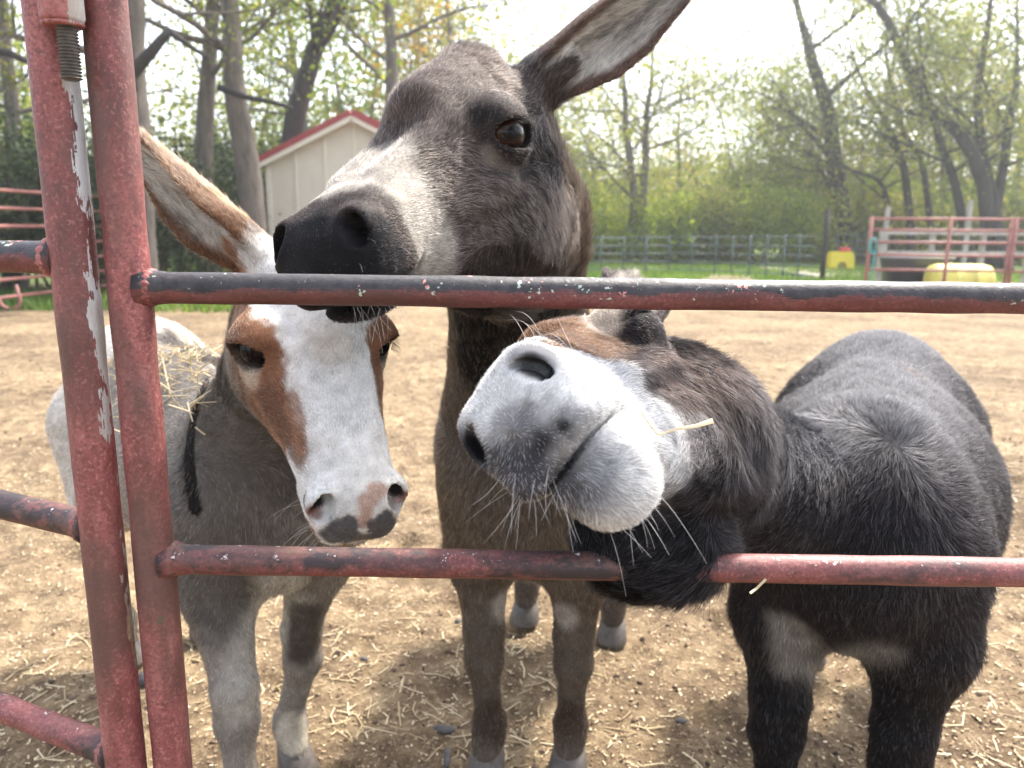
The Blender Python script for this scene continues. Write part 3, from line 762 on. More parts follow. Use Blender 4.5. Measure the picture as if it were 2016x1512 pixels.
dkD.px([(1560, 1235), (1575, 1330)], .038, (.36, .34, .31), 1, .7); dkD.px([(1640, 1280), (1720, 1280)], .04, (.24, .225, .20), 1, .6)
for q in ([(1540, 1400), (1540, 1500)], [(1770, 1400), (1760, 1500)]): dkD.px(q, .07, (.010, .009, .010), .6, .95)
dkD.st([bD.w((0, .25, .85)), bD.w((0, -.4, .9))], .17, (.075, .075, .084), 1, .65)
dkD.st([W(1500, 800, 1.05), W(1600, 820, 1.15)], .085, (.070, .070, .080), 1, .7)
dkD.px([(1800, 735)], .022, (.05, .03, .022), .9, .8)

for dk, cn in ((dkB, (.008, .007, .008)), (dkP, (.34, .15, .11)), (dkD, (.02, .018, .02))):
    nx_ = {dkB: .038, dkP: .038, dkD: .0285}[dk]
    for g in (-1, 1):
        dk.hd([(g * (nx_ + .007), .207, .006), (g * (nx_ + .004), .200, .0)], .0105, cn, .5, .95)
        dk.hd([(g * (nx_ + .004), .186, .004)], .0125, (.015, .010, .010), .5, .97)  # shade deep inside the nostril, painted as near-black
        dk.hd([(g * .074, -.048, .042)], .024 if dk is not dkP else .027, (.012, .010, .010), .5, .85)
for dk, neck, lf, nh, nb, gz, th in (
    (dkB, neckB, mk_len(hB, .0135, .019, .0034, .017, .009), 190000, 130000,
     mk_griz([(lambda P: P[:, 2] > -1, .20, .7, (.34, .28, .24)), (lambda P: hB.loc(P)[:, 1] > .13, .03, .5, (.3, .3, .3))]), 1.0),
    (dkP, neckP, mk_len(hP, .008, .012, .003, .014, .008), 170000, 130000,
     mk_griz([(lambda P: P[:, 2] > -1, .22, .6, (.42, .37, .31)), (lambda P: hP.loc(P)[:, 1] > -.24, .06, .4, (.6, .5, .4))]), 1.0),
    (dkD, neckD, mk_len(hD, .012, .020, .0045, .022, .014), 240000, 230000,
     mk_griz([(lambda P: P[:, 2] > -1, .10, .45, (.24, .23, .25)), (lambda P: hD.loc(P)[:, 1] > .08, .15, .7, (.75, .75, .75))]), .9)):
    if QUICK: nh //= 4; nb //= 4; th *= 1.6
    dk.finish(standard_anchors(dk.head, dk.body, (neck[0][0], neck[-1][0])), lf, nh, nb, gz, th)
add_eyes(dkB, (.034, .013, .006)); add_eyes(dkP, (.003, .002, .002)); add_eyes(dkD, (.02, .012, .008))
for dk in (dkB, dkP, dkD): add_hooves(dk)
whiskers(dkB, [((-.03, .20, -.06), (-.3, .6, -.8), 22, .05, .014), ((-.04, .2, -.02), (-.8, .5, -.2), 10, .03, .015)], (.35, .33, .3))
whiskers(dkP, [((.04, .19, -.05), (.9, .2, -.3), 16, .06, .014), ((-.04, .19, -.05), (-.9, .2, -.3), 10, .05, .014), ((0, .2, -.07), (0, .5, -.6), 14, .03, .02)], (.6, .58, .55))
whiskers(dkD, [((.02, .215, -.055), (.5, .4, -.6), 13, .05, .014), ((.01, .17, -.095), (.3, .1, -1), 13, .065, .02), ((.045, .20, -.03), (.8, .5, -.2), 8, .05, .012), ((-.045, .1, .05), (-.3, .2, .8), 8, .04, .02)], (.62, .6, .58))
# ------------------------------------------------------------------ ground
def ground_h(P):
    x, y = P[:, 0], P[:, 1]; Q = np.stack([x, y, x * 0], 1)
    near = np.clip((16 - y) / 10, 0, 1)
    h = .020 * fbm(Q, .55, 1, 3) + near * .011 * fbm(Q, .11, 2, 3)
    pits = np.clip(fbm(Q, .16, 6, 2) * 2 - .35, 0, 1); h = h - near * .034 * pits
    lump = np.clip(fbm(Q, .045, 9, 2) * 2.2 - .7, 0, 1); h = h + near * .010 * lump
    return h - .012
def build_ground():
    xs = np.unique(np.concatenate([np.linspace(-160, -8, 30), np.arange(-8, -2.4, .12), np.arange(-2.4, 2.6, .022), np.arange(2.6, 9, .12), np.linspace(9, 160, 30)]).round(4))
    ys = np.unique(np.concatenate([np.linspace(-20, .0, 14), np.arange(.0, 4.2, .022), np.arange(4.2, 8, .06), np.arange(8, 22, .3), np.geomspace(22, 260, 26)]).round(4))
    X, Y = np.meshgrid(xs, ys, indexing='ij'); P = np.stack([X.ravel(), Y.ravel(), X.ravel() * 0], 1); P[:, 2] = ground_h(P)
    n, m = len(xs), len(ys); i = np.arange(n - 1)[:, None] * m + np.arange(m - 1)[None]
    Q = np.stack([i, i + m, i + m + 1, i + 1], -1).reshape(-1, 4)
    mt, nt, b = new_mat("trodden_dirt"); g = geopos(nt).outputs["Position"]
    n1 = tex(nt, 'N', 1.1, 6, .6, g); n2 = tex(nt, 'N', 14, 6, .7, g); n3 = tex(nt, 'N', 90, 4, .7, g); v = tex(nt, 'V', 55, vec=g)
    base = ramp(nt, n2.outputs["Fac"], [(.28, (.062, .040, .028)), (.5, (.175, .127, .078)), (.72, (.33, .258, .165))])
    big = ramp(nt, n1.outputs["Fac"], [(.38, (.62, .58, .55)), (.60, (1.12, 1.10, 1.05))])
    c = mixc(nt, 1.0, base, big, 'MULTIPLY')
    c = mixc(nt, mth(nt, 'MULTIPLY', mth(nt, 'GREATER_THAN', n3.outputs["Fac"], .60), .55), c, (.44, .35, .23))
    c = mixc(nt, mth(nt, 'MULTIPLY', mth(nt, 'LESS_THAN', n3.outputs["Fac"], .36), .6), c, (.07, .05, .036))
    # grass creeping in at the far end
    sp = N(nt, "ShaderNodeSeparateXYZ"); nt.links.new(g, sp.inputs[0])
    far = mth(nt, 'MULTIPLY', mth(nt, 'SUBTRACT', mth(nt, 'ADD', sp.outputs[1], mth(nt, 'MULTIPLY', n1.outputs["Fac"], 5.0)), 16.5), .5, clamp=True)
    c = mixc(nt, far, c, ramp(nt, n2.outputs["Fac"], [(.3, (.06, .10, .025)), (.7, (.16, .22, .06))]))
    nt.links.new(c, b.inputs["Base Color"]); b.inputs["Roughness"].default_value = .95; b.inputs["Specular IOR Level"].default_value = .2
    h = mth(nt, 'ADD', mth(nt, 'MULTIPLY', n2.outputs["Fac"], 1.0), mth(nt, 'MULTIPLY', n3.outputs["Fac"], .5))
    bump(nt, h, .8, .022, b)
    tag(obj("ground", mesh_from("ground", P, Q, mt)), kind="structure")
build_ground()
def gz(x, y): return float(ground_h(np.array([[x, y, 0.]]))[0])

# straw and wood chips lying on the dirt
def rand_rot(n, flat=.15):
    a = rng.random(n) * 2 * math.pi; t = rng.normal(0, flat, n)
    d = np.stack([np.cos(a) * np.cos(t), np.sin(a) * np.cos(t), np.sin(t)], 1)
    s_ = np.stack([-np.sin(a), np.cos(a), 0 * a], 1); u = np.cross(d, s_); return d, s_, u
def sticks(name, P, L, w, th, mat, flat=.12, bend=.1, kind=True):
    n = len(P); d, s_, u = rand_rot(n, flat); k = rng.normal(0, bend, n) * L
    V = []
    for t, kk in ((-.5, 0), (0, 1), (.5, 0)):
        c = P + d * (L * t)[:, None] + s_ * (k * kk)[:, None]
        for a, b_ in ((-1, -1), (1, -1), (1, 1), (-1, 1)): V.append(c + s_ * (w * a * .5)[:, None] + u * (th * b_ * .5)[:, None])
    V = np.stack(V, 1).reshape(-1, 3); o = np.arange(n)[:, None, None] * 12
    q = [[i, (i + 1) % 4, (i + 1) % 4 + 4, i + 4] for i in range(4)] + [[i + 4, (i + 1) % 4 + 4, (i + 1) % 4 + 8, i + 8] for i in range(4)] + [[3, 2, 1, 0], [8, 9, 10, 11]]
    Q = (o + np.array(q)[None]).reshape(-1, 4)
    return mesh_from(name, V, Q, mat, False)
def island_mat(name, stops, rough=.7, trans=0, spec=.3):
    m, nt, b = new_mat(name); g = geopos(nt)
    c = ramp(nt, g.outputs["Random Per Island"], stops); nt.links.new(c, b.inputs["Base Color"])
    b.inputs["Roughness"].default_value = rough; b.inputs["Specular IOR Level"].default_value = spec
    if trans:
        t = N(nt, "ShaderNodeBsdfTranslucent"); nt.links.new(c, t.inputs[0]); mx = N(nt, "ShaderNodeMixShader"); mx.inputs[0].default_value = trans
        o = [n for n in nt.nodes if n.type == 'OUTPUT_MATERIAL'][0]; nt.links.new(b.outputs[0], mx.inputs[1]); nt.links.new(t.outputs[0], mx.inputs[2]); nt.links.new(mx.outputs[0], o.inputs[0])
    return m
straw_m = island_mat("straw", [(0, (.34, .25, .13)), (.5, (.50, .40, .24)), (1, (.66, .57, .40))], .5, .15)
chip_m = island_mat("wood_chip", [(0, (.10, .07, .045)), (.4, (.32, .22, .14)), (.8, (.55, .44, .28)), (1, (.72, .62, .44))], .85)
dark_m = island_mat("dirt_clod", [(0, (.05, .035, .025)), (.6, (.14, .095, .065)), (1, (.28, .20, .14))], .95)
def scatter(n, y0, y1, pw=1.0):
    y = y0 + (y1 - y0) * rng.random(n) ** pw; x = (rng.random(n) * 2 - 1) * (.9 * y + .4)
    return x, y
def clump_keep(x, y, sc_, th):
    return fbm(np.stack([x, y, 0 * x], 1), sc_, 41, 2) > th + rng.normal(0, .18, len(x))
x, y = scatter(19000, .9, 9, 1.5); k = clump_keep(x, y, .6, -.02); x, y = x[k], y[k]
P = np.stack([x, y, 0 * x], 1); P[:, 2] = ground_h(P) + .004
n = len(P); tag(obj("straw", sticks("straw", P, .014 + .085 * rng.random(n) ** 3, rng.uniform(.0014, .0038, n), np.full(n, .0014), straw_m)), kind="stuff")
x, y = scatter(34000, .9, 8, 1.6); P = np.stack([x, y, 0 * x], 1); P[:, 2] = ground_h(P) + .002; n = len(P)
tag(obj("wood_chips", sticks("wood_chips", P, rng.uniform(.003, .011, n), rng.uniform(.002, .005, n), rng.uniform(.001, .003, n), chip_m, .3, .0)), kind="stuff")
def blobs(name, P, r, mat):
    n = len(P); ic = np.array([[0, 0, 1], [.894, 0, .447], [.276, .851, .447], [-.724, .526, .447], [-.724, -.526, .447], [.276, -.851, .447], [.724, .526, -.447], [-.276, .851, -.447], [-.894, 0, -.447], [-.276, -.851, -.447], [.724, -.526, -.447], [0, 0, -1]])
    T = np.array([[0, 1, 2], [0, 2, 3], [0, 3, 4], [0, 4, 5], [0, 5, 1], [1, 6, 2], [2, 7, 3], [3, 8, 4], [4, 9, 5], [5, 10, 1], [6, 7, 2], [7, 8, 3], [8, 9, 4], [9, 10, 5], [10, 6, 1], [11, 7, 6], [11, 8, 7], [11, 9, 8], [11, 10, 9], [11, 6, 10]])
    V = P[:, None] + ic[None] * r[:, None, None] * rng.uniform(.6, 1.25, (n, 12, 1)) * rng.uniform(.5, 1.2, (n, 1, 3))
    return mesh_from(name, V.reshape(-1, 3), (np.arange(n)[:, None, None] * 12 + T[None]).reshape(-1, 3), mat, False)
x, y = scatter(9000, .9, 7, 1.6); P = np.stack([x, y, 0 * x], 1); P[:, 2] = ground_h(P) + .001; n = len(P)
tag(obj("dirt_clods", blobs("dirt_clods", P, .002 + .009 * rng.random(n) ** 4, dark_m)), kind="stuff")
stone_m = simple("dark_stone", (.075, .068, .066), .75, .5, 40, bmp=.5, bdist=.004)
for (px_, py_, r, lab, q) in ((872, 1427, .026, "flat dark stone lying between the pinto's and the middle donkey's front feet", (1.5, .8, .45)),
                              (880, 1482, .022, "dark wedge of wood at the bottom edge between two donkeys", (.5, 2.2, .5)),
                              (902, 1218, .014, "small dark pebble beside the middle donkey's left hand knee", (1, 1, .8)),
                              (716, 1288, .012, "small black pebble in the straw between two donkeys", (1.2, .9, .7)),
                              (290, 1330, .032, "dark clod of dung at the foot of the gate posts", (1.3, 1, .8)),
                              (1340, 1420, .014, "flat brown pebble in front of the dark donkey's legs", (1.3, .8, .5))):
    p = Wg(px_, py_); G = Geo(); th = np.linspace(0, math.pi, 9); ph = np.linspace(0, 2 * math.pi, 14, endpoint=False)
    V = np.array([(math.sin(t) * math.cos(f), math.sin(t) * math.sin(f), math.cos(t)) for t in th for f in ph]); V = V * (1 + .28 * fbm(V + p, .8, 4))[:, None] * np.array(q) * r * .75
    G.add(V, [(i * 14 + j, (i + 1) * 14 + j, (i + 1) * 14 + (j + 1) % 14, i * 14 + (j + 1) % 14) for i in range(8) for j in range(14)])
    o = obj("stone" if "clod" not in lab and "wood" not in lab else ("dung_clod" if "clod" in lab else "wood_fragment"), G.mesh("stone", stone_m), None, (p[0], p[1], gz(p[0], p[1]) + r * q[2] * .4)); tag(o, lab.replace("pinto's", "white-faced donkey's"), "stone" if "pebble" in lab or "stone" in lab else ("dung" if "clod" in lab else "wood"))

# ------------------------------------------------------------------ the gate and the panel beside it
def pipe_mat(name, kind):
    m, nt, b = new_mat(name); g = geopos(nt); pos = g.outputs["Position"]
    sp = N(nt, "ShaderNodeSeparateXYZ"); nt.links.new(g.outputs["True Normal"], sp.inputs[0])
    mp = N(nt, "ShaderNodeMapping"); nt.links.new(pos, mp.inputs[0])
    mp.inputs["Scale"].default_value = (1, 1, .35) if 'post' in kind else (.5, 1, 1)
    n1 = tex(nt, 'N', 22, 7, .68, mp.outputs[0]); n2 = tex(nt, 'N', 75, 6, .7, pos); n3 = tex(nt, 'N', 9, 5, .6, mp.outputs[0]); n4 = tex(nt, 'N', 260, 3, .6, pos)
    red = ramp(nt, n1.outputs["Fac"], [(.30, (.075, .022, .020)), (.46, (.20, .056, .052)), (.60, (.30, .100, .090)), (.75, (.42, .20, .18))])
    c = mixc(nt, mth(nt, 'MULTIPLY', mth(nt, 'GREATER_THAN', n2.outputs["Fac"], .62), .5), red, (.10, .035, .03))
    c = mixc(nt, mth(nt, 'MULTIPLY', mth(nt, 'GREATER_THAN', n4.outputs["Fac"], .58), .5), c, (.07, .03, .028)); c = mixc(nt, mth(nt, 'MULTIPLY', mth(nt, 'LESS_THAN', n4.outputs["Fac"], .40), .35), c, (.48, .24, .21))
    dirt = ramp(nt, n3.outputs["Fac"], [(.46, 0), (.60, .8)]); c = mixc(nt, dirt, c, (.085, .048, .038))
    hgt = n2.outputs["Fac"]
    if kind == 'rail_black':     # blackened with mould on the upper side, lichen spots, red showing below
        up = mth(nt, 'ADD', mth(nt, 'MULTIPLY', sp.outputs[2], .9), mth(nt, 'MULTIPLY', mth(nt, 'SUBTRACT', n1.outputs["Fac"], .5), 2.2))
        f = ramp(nt, up, [(0.0, 0), (.10, .97)]); f2 = mth(nt, 'MULTIPLY', f, 1.0)
        low = mixc(nt, .55, c, (.06, .016, .015))
        c = mixc(nt, f2, low, ramp(nt, n2.outputs["Fac"], [(.35, (.012, .012, .014)), (.7, (.045, .042, .046))]))
        v = tex(nt, 'N', 120, 5, .62, pos); v2 = tex(nt, 'N', 17, 3, .5, pos, .4); v3 = tex(nt, 'N', 38, 2, .5, pos); sel = N(nt, "ShaderNodeSeparateColor"); nt.links.new(v3.outputs["Color"], sel.inputs[0])
        lich = mth(nt, 'GREATER_THAN', mth(nt, 'ADD', v.outputs["Fac"], mth(nt, 'MULTIPLY', v2.outputs["Fac"], .55)), .945)
        lich = mth(nt, 'MULTIPLY', lich, mth(nt, 'GREATER_THAN', sp.outputs[2], -.3))
        c = mixc(nt, lich, c, mixc(nt, mth(nt, 'GREATER_THAN', sel.outputs[1], .56), (.36, .42, .34), (.50, .20, .17)))
    elif kind == 'rail_red':
        f = ramp(nt, mth(nt, 'ADD', n1.outputs["Fac"], mth(nt, 'MULTIPLY', n2.outputs["Fac"], .35)), [(.60, 0), (.70, .92)])
        f = mth(nt, 'MULTIPLY', f, ramp(nt, n3.outputs["Fac"], [(.38, .2), (.52, 1)]))
        c = mixc(nt, f, c, (.022, .018, .020))
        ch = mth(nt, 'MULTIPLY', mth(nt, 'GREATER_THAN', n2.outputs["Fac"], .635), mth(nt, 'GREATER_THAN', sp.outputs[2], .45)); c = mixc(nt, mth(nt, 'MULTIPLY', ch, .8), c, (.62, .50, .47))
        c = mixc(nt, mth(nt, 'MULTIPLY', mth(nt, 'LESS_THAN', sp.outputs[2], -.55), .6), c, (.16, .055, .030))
    elif kind == 'post_bare':    # flaking paint: grey-white primer and bare rusty metal on the right-hand side
        side = mth(nt, 'ADD', mth(nt, 'MULTIPLY', sp.outputs[0], .42), mth(nt, 'MULTIPLY', n3.outputs["Fac"], .9))
        zz = N(nt, "ShaderNodeSeparateXYZ"); nt.links.new(pos, zz.inputs[0])
        zb = ramp(nt, mth(nt, 'SUBTRACT', zz.outputs[2], .5), [(.02, -.0), (.32, .02), (.58, .10), (.70, .17), (.83, .10), (.95, .02)])
        f = mth(nt, 'GREATER_THAN', mth(nt, 'ADD', mth(nt, 'ADD', side, zb), mth(nt, 'MULTIPLY', mth(nt, 'SUBTRACT', n1.outputs["Fac"], .5), .9)), .93)
        bare = mixc(nt, ramp(nt, n1.outputs["Fac"], [(.45, 0), (.6, 1)]), (.50, .50, .50), (.34, .30, .26))
        rust = mixc(nt, ramp(nt, n2.outputs["Fac"], [(.4, 0), (.6, 1)]), (.20, .115, .06), (.34, .25, .16))
        bare = mixc(nt, ramp(nt, zz.outputs[2], [(.70, 1), (.86, 0)]), bare, rust)
        c = mixc(nt, f, c, bare); hgt = mth(nt, 'SUBTRACT', hgt, mth(nt, 'MULTIPLY', f, .8))
    else:
        v = tex(nt, 'V', 26, vec=pos); vv = mth(nt, 'ADD', v.outputs["Distance"], mth(nt, 'MULTIPLY', n2.outputs["Fac"], .5))
        sel = N(nt, "ShaderNodeSeparateColor"); nt.links.new(v.outputs["Color"], sel.inputs[0])
        pit = mth(nt, 'MULTIPLY', mth(nt, 'LESS_THAN', vv, .36), mth(nt, 'GREATER_THAN', sel.outputs[0], .72))
        c = mixc(nt, pit, c, mixc(nt, mth(nt, 'GREATER_THAN', sel.outputs[1], .6), (.10, .07, .05), (.45, .40, .34)))
    nt.links.new(c, b.inputs["Base Color"]); b.inputs["Specular IOR Level"].default_value = .42
    nt.links.new(ramp(nt, n1.outputs["Fac"], [(.3, .42), (.7, .66)]), b.inputs["Roughness"])
    h = mth(nt, 'ADD', mth(nt, 'MULTIPLY', hgt, 1.0), mth(nt, 'MULTIPLY', n4.outputs["Fac"], .25))
    bump(nt, h, .55, .0022, b); return m
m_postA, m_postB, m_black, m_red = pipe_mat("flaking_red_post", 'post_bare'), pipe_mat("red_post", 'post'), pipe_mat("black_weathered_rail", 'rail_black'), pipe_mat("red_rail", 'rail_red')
def pipe(a, b, r, seg=40, n=60, wob=.0006, flare=(0, 0)):
    a, b = np.array(a, float), np.array(b, float); t = np.linspace(0, 1, n)[:, None]; P = a + (b - a) * t
    L = np.linalg.norm(b - a); s_ = t[:, 0] * L
    rr = r + wob * noise(P, .05, 77) + flare[0] * np.exp(-(s_ / .012) ** 2) + flare[1] * np.exp(-((L - s_) / .012) ** 2)
    return Geo().tube(P, rr, seg)
def weld(c, ax, r, mat, name, parent, tube=.0042):
    ax = nrm(ax); ref = np.array([0, 1., 0]) if abs(ax[1]) < .8 else np.array([0, 0, 1.]); u = nrm(np.cross(ax, ref)); v = np.cross(ax, u)
    n, m = 44, 10; V = []
    for i in range(n):
        t = 2 * math.pi * i / n; d = math.cos(t) * u + math.sin(t) * v; q = tube * (1 + .22 * math.sin(i * 2.3) + .15 * math.sin(i * 5.1))
        for j in range(m):
            f = 2 * math.pi * j / m; V.append(c + d * (r + q * math.cos(f) * .8) + ax * q * math.sin(f) * 1.5)
    Q = [(i * m + j, ((i + 1) % n) * m + j, ((i + 1) % n) * m + (j + 1) % m, i * m + (j + 1) % m) for i in range(n) for j in range(m)]
    wobj(name, Geo().add(V, Q).mesh(name, mat), parent)
YG = .80
pt, pb = W(201, 0, YG), W(343, 1500, YG); px0 = (pt[0] + pb[0]) / 2 + .0
gate = empty("gate", (px0, YG, 0), "red pipe livestock gate with a blackened upper rail, closing the right side of the pen", "gate")
RP_ = .0212
def pole(x, r, top=1.62, bot=.03): return (x, YG, bot), (x, YG, top)
a, b = pole(px0, RP_, 1.60, .12)
wobj("end_post", pipe(a, b, RP_, 44, 120).mesh("end_post", m_postB), gate)
rails = []
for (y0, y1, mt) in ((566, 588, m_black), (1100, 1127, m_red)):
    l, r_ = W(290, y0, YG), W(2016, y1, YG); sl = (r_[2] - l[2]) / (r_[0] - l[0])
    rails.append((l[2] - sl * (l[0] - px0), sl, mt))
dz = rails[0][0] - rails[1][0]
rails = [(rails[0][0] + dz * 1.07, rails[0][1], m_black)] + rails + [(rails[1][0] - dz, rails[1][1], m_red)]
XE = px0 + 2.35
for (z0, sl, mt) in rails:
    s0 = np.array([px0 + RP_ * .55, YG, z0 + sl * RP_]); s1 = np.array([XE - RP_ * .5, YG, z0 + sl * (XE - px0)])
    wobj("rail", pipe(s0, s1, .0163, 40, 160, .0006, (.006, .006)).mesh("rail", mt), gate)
    weld(np.array([px0 + RP_ * 1.00, YG, z0 + sl * RP_]), (1, 0, sl), .0165, m_postB, "weld_bead", gate)
wobj("end_post", pipe((XE, YG, .10), (XE, YG, 1.58), RP_, 24, 30).mesh("end_post", m_postB), gate)
# the fixed panel on the left: hinge post, three rails running away to the left, hinge barrel with a threaded pin
YP = .79
qt, qb = W(100, 100, YP), W(246, 1500, YP); qx = (qt[0] + qb[0]) / 2 + .001
pan = empty("fence_panel", (qx, YP, 0), "red pipe panel left of the gate, its hinge post flaking to bare metal", "fence panel")
wobj("hinge_post", pipe((qx, YP, -.02), (qx, YP, 1.62), .0218, 44, 120).mesh("hinge_post", m_postA), pan)
for (py_l, py_r, pxr, mt, hh) in ((505, 507, 96, m_black, 0), (990, 1036, 165, m_red, 0), (1392, 1482, 220, m_red, 0)):
    e = W(pxr, py_r, YP + .005); e = np.array([qx - .0, YP, e[2]])
    best = None
    for Yl in np.linspace(.8, 1.7, 91):                     # the far end at the same height as the near end
        q = W(0, py_l, Yl)
        if best is None or abs(q[2] - e[2]) < best[1]: best = (Yl, abs(q[2] - e[2]))
    q = W(0, py_l, 1.0 if hh else min(best[0], 1.05)); q[2] = e[2] if py_l > 600 else q[2]
    d = nrm(q - e); far = e + d * 1.9
    wobj("rail", pipe(e + d * .012, far, .0163, 36, 120, .0006, (.006, 0)).mesh("rail", mt), pan)
    weld(e + d * .0235, d, .0165, m_postA, "weld_bead", pan)
    fx, fy = far[0], far[1]
wobj("far_post", pipe((fx, fy, -.02), (fx, fy, 1.62), .0218, 24, 30).mesh("far_post", m_postB), pan)
steel = simple("weathered_steel", (.17, .155, .14), .42, .35, 120, metal=.75, bmp=.3, bdist=.001)
iron = simple("dark_collar_iron", (.10, .055, .050), .6, .5, 60, bmp=.5, bdist=.002)
hc_ = W(124, 46, YP - .03); hx, hy, hz0 = hc_[0], YP - .030, hc_[2]
G = Geo(); G.tube([(hx, hy, hz0), (hx, hy, hz0 + .004), (hx, hy, hz0 + .12)], [.0175, .019, .019], 32); G.tube([(hx, hy, hz0 + .0), (hx, hy, hz0 - .003)], [.0185, .0165], 32)
wobj("hinge_barrel", G.mesh("hinge_barrel", m_postA), pan)
G = Geo(); zz = np.linspace(0, -.050, 260); rr = .0086 + .0011 * (np.abs(((zz / .0030) % 1) - .5) * 4 - 1)
rr[-8:] *= np.linspace(1, .75, 8); G.tube(np.stack([np.full(260, hx + .003), np.full(260, hy), hz0 + zz], 1), rr, 28)
wobj("threaded_pin", G.mesh("threaded_pin", steel), pan)

# straw clinging to things
def straw_strand(name, pts, w, label, cat="straw"):
    P = np.array(pts, float); o = empty(name, P[0]) if False else None
    G = Geo(); n = len(P); t = np.gradient(P, axis=0); t = nrm(t); s_ = nrm(np.cross(t, nrm(CAM - P))); V = []
    for i in range(n):
        ww = w[i] if hasattr(w, '__len__') else w; nn_ = nrm(CAM - P[i]); V += [P[i] - s_[i] * ww / 2, P[i] + nn_ * ww * .25, P[i] + s_[i] * ww / 2, P[i] - nn_ * ww * .25]
    G.add(V, [(i * 4 + j, i * 4 + (j + 1) % 4, (i + 1) * 4 + (j + 1) % 4, (i + 1) * 4 + j) for i in range(n - 1) for j in range(4)] + [(3, 2, 1, 0), (n * 4 - 4, n * 4 - 3, n * 4 - 2, n * 4 - 1)])
    return tag(obj(name, G.mesh(name, straw_m, False)), label, cat)
def lift(dk, px_, py_, d): p = dk.hit(px_, py_); return p + nrm(CAM - p) * d
sp_ = [lift(dkD, 1228, 820, .001)] + [lift(dkD, *q, .017) for q in ((1262, 812), (1280, 838), (1295, 856), (1335, 844), (1372, 838), (1404, 828))]
straw_strand("straw_stalk", sp_, [.0010, .0012, .0014, .0016, .0026, .0042, .0060], "bent straw stalk sticking out of the dark donkey's closed mouth")
r2 = W(1510, 1145, YG - .018); straw_strand("straw_stalk", [W(1508, 1140, YG - .0175), W(1490, 1158, YG - .022), W(1477, 1168, YG - .03)], .0028, "short straw hanging off the lower rail beside the dark donkey's jaw")
# straw on the white-faced donkey's back
pts = []
for _ in range(1500):
    px_ = rng.uniform(215, 470); py_ = 690 + abs(rng.normal(0, 60)); d = raydir(px_, py_); h = dkP.bvh.ray_cast(Vector(CAM), Vector(d))
    if h[0] is not None and h[0][1] > 1.1 and np.linalg.norm(dkP.head.loc(np.array(h[0]))) > .27: pts.append(np.array(h[0]) + np.array(h[1]) * .012)
pts = np.array(pts[:230]); n = len(pts)
tag(obj("straw_on_back", sticks("straw_on_back", pts, rng.uniform(.012, .07, n), rng.uniform(.0015, .003, n), np.full(n, .0014), straw_m, .5)), kind="stuff")
# ------------------------------------------------------------------ trees
LEAF = .8
def leaf_mat(name, stops, trans=.45):
    m, nt, b = new_mat(name); g = geopos(nt); oi = N(nt, "ShaderNodeObjectInfo")
    c = ramp(nt, g.outputs["Random Per Island"], stops)
    n = tex(nt, 'N', .7, 2, .5, g.outputs["Position"]); c = mixc(nt, 1.0, c, ramp(nt, n.outputs["Fac"], [(.35, (.75, .85, .8)), (.65, (1.25, 1.15, .95))]), 'MULTIPLY')
    nt.links.new(c, b.inputs["Base Color"]); b.inputs["Roughness"].default_value = .55; b.inputs["Specular IOR Level"].default_value = .3
    t = N(nt, "ShaderNodeBsdfTranslucent"); nt.links.new(mixc(nt, 1.0, c, (1.5, 1.45, .8), 'MULTIPLY'), t.inputs[0]); mx = N(nt, "ShaderNodeMixShader"); mx.inputs[0].default_value = trans
    o = [q for q in nt.nodes if q.type == 'OUTPUT_MATERIAL'][0]; nt.links.new(b.outputs[0], mx.inputs[1]); nt.links.new(t.outputs[0], mx.inputs[2]); nt.links.new(mx.outputs[0], o.inputs[0])
    return m
LM_olive = leaf_mat("olive_leaves", [(0, (.065, .085, .022)), (.5, (.12, .15, .035)), (1, (.22, .21, .05))], .5)
LM_green = leaf_mat("fresh_leaves", [(0, (.070, .115, .020)), (.5, (.14, .20, .035)), (1, (.24, .27, .055))], .52)
LM_dark = leaf_mat("evergreen_leaves", [(0, (.014, .026, .010)), (.6, (.035, .055, .018)), (1, (.075, .095, .030))], .2)
LM_pale = leaf_mat("pale_leaves", [(0, (.11, .14, .045)), (.5, (.18, .20, .06)), (1, (.28, .27, .09))], .5)
LM_yel = leaf_mat("yellow_leaves", [(0, (.12, .10, .02)), (.6, (.24, .18, .035)), (1, (.34, .20, .05))], .5)
def bark_mat(name, c):
    m, nt, b = new_mat(name); g = geopos(nt); mp = N(nt, "ShaderNodeMapping"); nt.links.new(g.outputs["Position"], mp.inputs[0]); mp.inputs["Scale"].default_value = (1, 1, .25)
    n = tex(nt, 'N', 9, 6, .7, mp.outputs[0]); c = np.array(c)
    nt.links.new(ramp(nt, n.outputs["Fac"], [(.3, tuple(c * .45)), (.7, tuple(c * 1.5))]), b.inputs["Base Color"]); b.inputs["Roughness"].default_value = .95
    bump(nt, n.outputs["Fac"], .9, .05, b); return m
bark, bark_d = bark_mat("grey_bark", (.115, .095, .078)), bark_mat("dark_bark", (.032, .027, .024))
def leaves(C, size, mat, name, flat=0):
    n = len(C); d = nrm(rng.normal(0, 1, (n, 3)) * np.array([1, 1, 1 - flat])); q = nrm(np.cross(d, rng.normal(0, 1, (n, 3)))); s_ = size * np.exp(rng.normal(0, .3, n))[:, None]
    V = np.stack([C - d * s_ * .5, C + q * s_ * .30, C + d * s_ * .5, C - q * s_ * .30], 1).reshape(-1, 3)
    return mesh_from(name, V, np.arange(n * 4).reshape(-1, 4), mat, False)
